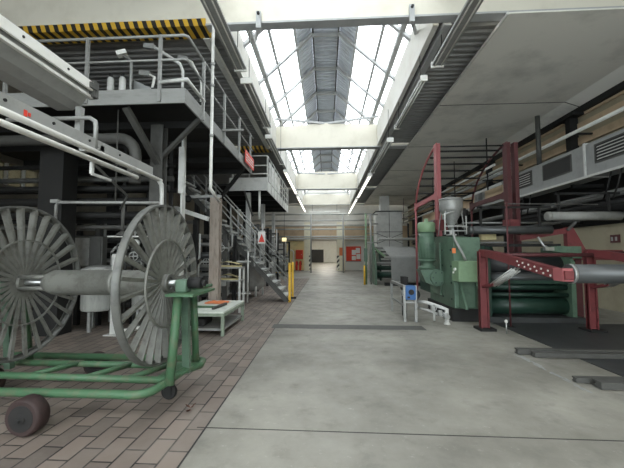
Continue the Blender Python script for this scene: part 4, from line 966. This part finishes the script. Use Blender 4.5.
# ================================================================== FAR FABRIC MACHINE
t = thing('fabric_winder','far green winder with a grey felt sheet running over its roll','machine',(3.6,18.5,0))
for x in (2.5,5.0):
    part('side_frame', MB().prism([(17.6,.0),(19.8,.0),(19.8,1.7),(19.2,2.2),(18.6,2.2),(17.9,1.4),(17.6,.9)],'x',x,x+.1), 'green', t)
    part('frame_post', MB().box(x-.02,x+.12,19.0,19.15,0,2.6), 'green_pale' if x < 3 else 'green', t)
for y, z, r in ((18.2,.5,.14),(18.5,.85,.12),(18.9,.45,.18),(18.2,1.1,.08)): part('roll', MB().cyl((2.6,y,z),(5.0,y,z),r,18), 'green_deep' if z < 1 else 'steel', t)
part('front_roll', MB().cyl((3.0,17.6,1.42),(5.0,17.6,1.42),.08,18), 'roll_white', t)
part('sheet', MB().quads([[(3.1,19.1,2.0),(4.85,19.1,2.0)],[(3.25,17.7,1.51),(4.9,17.7,1.51)],[(3.27,17.55,1.49),(4.9,17.55,1.49)],[(3.3,17.5,1.42),(4.9,17.5,1.42)],[(3.32,17.5,.2),(4.9,17.5,.2)]]), 'fabric', t, 'grey felt sheet')
part('top_roll', MB().cyl((2.7,19.1,1.95),(5.0,19.1,1.95),.07,16).cyl((3.0,19.4,2.45),(6.0,19.4,2.45),.08,14), 'roll_white', t)
part('arm', MB().bar((2.65,18.6,1.9),(3.1,17.6,1.42),.1,.08), 'green_pale', t)
part('skid', MB().box(2.95,5.0,17.2,17.5,0,.15), 'steel_dark', t)
t = thing('pipe_portal','green grey pipe portal left of the far winder','frame',(2.2,18.2,0))
for x, m in ((2.1,'green_pale'),(2.36,'steel')): part('post', MB().cyl((x,18.0,0),(x,18.0,3.75),.05,10), m, t)
for z in (3.7,3.2,2.7,2.2): part('rung', MB().cyl((2.1,18.0,z),(2.75,18.0,z),.03,8), 'steel', t)
part('gauge_box', MB().box(1.98,2.16,17.9,18.0,1.2,1.9).cyl((2.06,17.9,1.0),(2.06,17.8,1.0),.08,14), 'green', t)
part('post_sleeve', MB().cyl((1.98,17.8,0),(1.98,17.8,1.0),.05,10), 'yellow', t)
t = thing('dust_hood','tall pale grey sheet metal hood behind the far winder','hood',(4.9,27,0))
part('hood_body', MB().box(3.9,5.9,26.4,28,0,4.95), 'hood', t)
part('neck', MB().box(4.3,5.0,26.8,27.5,4.95,6.25), 'hood', t)
part('seam', MB().box(3.89,5.91,26.39,26.41,3.3,3.34).box(4.88,4.91,26.38,26.41,0,4.95), 'steel_mid', t)
part('cross_brace', MB().bar((3.9,26.3,3.2),(5.9,26.3,2.4),.03).bar((3.9,26.3,2.4),(5.9,26.3,3.2),.03), 'steel_dark', t)
part('stiffener', MB().box(3.85,5.95,26.36,28.04,4.9,4.97), 'steel_dark', t)
for i, (y0, y1, x0, x1, h, lab) in enumerate(((20.5,22.5,3.2,5.6,1.7,'dark green machine behind the far winder'),(13.3,15.8,4.3,6.6,1.9,'dark machine between the gantry and the far winder'))):
    t = thing('drive_machine', lab, 'machine', ((x0+x1)/2,(y0+y1)/2,0))
    for x in (x0,x1-.1): part('side_frame', MB().prism([(y0,0),(y1,0),(y1,h),(y0+.5,h),(y0,h*.6)],'x',x,x+.1), 'green_deep', t)
    for k in range(4): part('roll', MB().cyl((x0+.1,y0+.4+.4*k,.4+.35*k),(x1-.1,y0+.4+.4*k,.4+.35*k),.13,16), 'steel_mid', t)
    part('shelf', MB().box(x0,x1,y1-.6,y1,h,h+.08), 'steel_dark', t)
    part('post', MB().box(x1-.3,x1-.2,y1-.3,y1-.2,h,3.6), 'steel_dark', t)

# ================================================================== END OF THE HALL
t = thing('pipe_bridge','bridge of pale pipes crossing the far end of the hall','pipes',(0,29,0))
for z, r, y in ((5.05,.07,29.0),(4.5,.06,28.9),(4.05,.08,28.8),(3.72,.06,28.7)): part('pipe', MB().cyl((-6.5,y,z),(5.8 if z > 4.4 else 3.6,y,z),r,10), 'steel_light', t)
for x in (-1.32,1.42): part('post', MB().cyl((x,28.6,0 if x > 0 else 0),(x,28.6,5.0),.06,10), 'steel', t)
part('lower_pipe', MB().cyl((-6.5,30.8,3.2),(6,30.8,3.2),.07,10).box(-6.5,6,31.0,31.3,2.95,3.1), 'steel_light', t)
t = thing('end_light','pale light strip under the farthest beam','light',(0,32.8,5.6))
part('housing', MB().box(-1.7,1.3,32.5,32.9,5.62,5.8), 'fixture_white', t)
part('hanger', MB().box(-1.4,-1.35,32.6,32.65,5.8,6.45).box(1.0,1.05,32.6,32.65,5.8,6.45), 'steel', t)
t = thing('notice_board','red notice board with white papers right of the passage','board',(3,33.4,1.0))
part('board', MB().box(1.95,3.4,33.5,33.58,.9,2.35), 'board_red', t)
pp = MB()
for x0,x1,z0,z1 in ((2.5,2.9,1.5,2.0),(2.5,2.9,1.0,1.4),(2.95,3.35,1.1,1.6),(2.9,3.3,1.68,2.2)): pp.box(x0,x1,33.49,33.5,z0,z1)
part('paper', pp, 'paper', t)
part('frame', MB().box(1.9,3.45,33.48,33.58,.82,.9), 'steel', t)
t = thing('fire_cabinet','red fire hose cabinet on the yellow wall left of the passage','cabinet',(-2.8,33.3,.4))
part('case', MB().box(-3.05,-2.35,33.2,33.46,1.1,2.0,.02), 'red_bright', t)
part('door', MB().box(-3.0,-2.4,33.17,33.2,1.15,1.95), 'board_red', t)
part('handle', MB().box(-2.5,-2.46,33.14,33.17,1.5,1.6), 'chrome', t)
part('wall_mount', MB().box(-3.0,-2.4,33.46,33.475,1.2,1.9), 'steel', t)
for i, x in enumerate((-2.95,-2.6)):
    t = thing('fire_extinguisher','red fire extinguisher below the hose cabinet, %s one' % ('left' if i == 0 else 'right'),'fire extinguisher',(x,33.1,0),'fire extinguishers')
    part('cylinder', MB().lathe([(.11,.0),(.12,.02),(.12,.75),(.06,.88),(.04,.95)],(x,33.1,0),'z',18), 'red_bright', t)
    part('hose', MB().tube([(x,33.05,.95),(x+.12,33,.9),(x+.16,33,.5)],.02,6), 'black', t)
t = thing('hose_rack','white hose hanging on the yellow end wall','hose',(-3.5,33.3,.6))
part('hose', MB().tube(arc((-3.55,33.3,1.7),.28,0,PI,8)+[(-3.83,33.3,.7),(-3.7,33.3,.5),(-3.4,33.3,.5),(-3.27,33.3,.7)],.06,8,True), 'paper', t)
part('hook_mount', MB().bar((-3.55,33.3,1.98),(-3.55,33.45,1.98),.05), 'steel_dark', t)
solo('pillar_notice', MB().box(1.2,1.6,31.66,31.69,1.45,2.2), 'orange', 'orange notice on the right pillar of the passage', 'notice')
t = thing('bulkhead_lamp','lit yellow lamp hanging by the far platform','lamp',(-3.0,23.7,2.6))
part('lens', MB().box(-3.15,-2.85,23.6,23.69,2.5,2.75), 'lamp_warm', t)
part('hanger', MB().cyl((-3.0,23.65,2.75),(-3.0,23.65,6.6),.012,6), 'steel_dark', t)
t = thing('storage_rack','rack of coloured boxes along the right side of the passage','rack',(2.6,44,0))
for y in (37,40,43,46): part('upright', MB().box(1.75,1.85,y,y+.1,0,2.6).box(2.9,3.0,y,y+.1,0,2.6), 'grille', t)
for z in (.5,1.3,2.1): part('shelf', MB().box(1.75,3.0,37,46.1,z,z+.06), 'steel_dark', t)
G = 'boxes on the passage rack'
for y, z, m, lab in ((37.6,.56,'yellow','yellow crate low on the passage rack'),(39,1.36,'red_bright','red crate on the middle shelf of the passage rack'),(41,.56,'yellow','yellow crate farther along the passage rack'),(42.2,1.36,'cream','cream carton on the middle shelf of the passage rack'),(44,1.36,'red_bright','red crate far along the passage rack')):
    solo('crate', MB().box(1.9,2.8,y,y+.8,z+.004,z+.45,.03), m, lab, 'crate', G)
solo('wall_curtain', MB().box(1.05,1.5,33.95,34.1,0,2.85), 'grille', 'dark strip curtain tied at the right side of the passage opening', 'curtain')
for i, (x, y, m, lab) in enumerate(((-4.1,27.8,'yellow','yellow bin on the floor beyond the far platform'),(-3.3,30.2,'steel_dark','dark drum on the floor left of the passage'))):
    t = thing('floor_bin', lab, 'bin', (x,y,0))
    part('body', MB().lathe([(.24,0),(.3,.03),(.32,.6),(.33,.62)],(x,y,0),'z',20), m, t)
    part('lid', MB().lathe([(.34,.62),(.34,.66),(.0,.7)],(x,y,0),'z',20), 'steel', t)
t = thing('passage_light','lit tube light on the passage ceiling','light',(0,45,4.0))  # tube lights added out of view so the passage looks bright
for y in (37,44,51,58):
    part('tube', MB().box(-.6,.9,y,y+.12,4.05,4.1), 'tube_lit', t)
    part('housing', MB().box(-.65,.95,y-.05,y+.17,4.1,4.18), 'fixture_white', t)

# ================================================================== DAYLIGHT AND CAMERA
sc = bpy.context.scene
w = bpy.data.worlds.new('overcast_sky'); sc.world = w; w.use_nodes = True
bg = w.node_tree.nodes['Background']; bg.inputs[0].default_value = (.97,.985,1.0,1); bg.inputs[1].default_value = 7.2
rp = bpy.data.lights.new('gate_daylight','AREA'); rp.shape = 'RECTANGLE'; rp.size = 14; rp.size_y = 6.9; rp.cycles.is_portal = True
ro = bpy.data.objects.new('gate_daylight', rp); C.objects.link(ro); ro.location = (0,Y0-.26,3.45); ro.rotation_euler = (PI/2,0,0)  # portal for the daylight of the added gate
rp = bpy.data.lights.new('window_daylight','AREA'); rp.shape = 'RECTANGLE'; rp.size = 6.6; rp.size_y = 3.5; rp.cycles.is_portal = True
ro = bpy.data.objects.new('window_daylight', rp); C.objects.link(ro); ro.location = (XL-.26,-5.25,3.6); ro.rotation_euler = (0,-PI/2,0)  # portal for the daylight of the added left windows
for k in range(4):
    ya, yb = BEAMS[k]+.4, BEAMS[k+1]-.05
    for s in (-1,1):
        l = bpy.data.lights.new('skylight_daylight','AREA'); l.shape = 'RECTANGLE'; l.size = 1.9; l.size_y = yb-ya
        l.cycles.is_portal = True
        o = bpy.data.objects.new('skylight_daylight', l); C.objects.link(o)
        o.location = (s*1.72,(ya+yb)/2,8.35); o.rotation_euler = (0, s*math.atan(.91), 0)
cam = bpy.data.cameras.new('camera'); cam.sensor_width = 36; cam.lens = 335/624*36; cam.shift_x = 6/624
cam.clip_start = .05; cam.clip_end = 200
co = bpy.data.objects.new('camera', cam); C.objects.link(co); co.location = (0,0,1.6)
co.rotation_euler = (PI/2+math.atan(20/335), 0, math.radians(3.5)); sc.camera = co
vs = sc.view_settings; vs.view_transform = 'Standard'; vs.look = 'None'; vs.gamma = 1; vs.use_curve_mapping = False
vs.exposure = -0.12
sc.cycles.max_bounces = 10; sc.cycles.diffuse_bounces = 6; sc.cycles.transparent_max_bounces = 12
sc.cycles.use_denoising = True
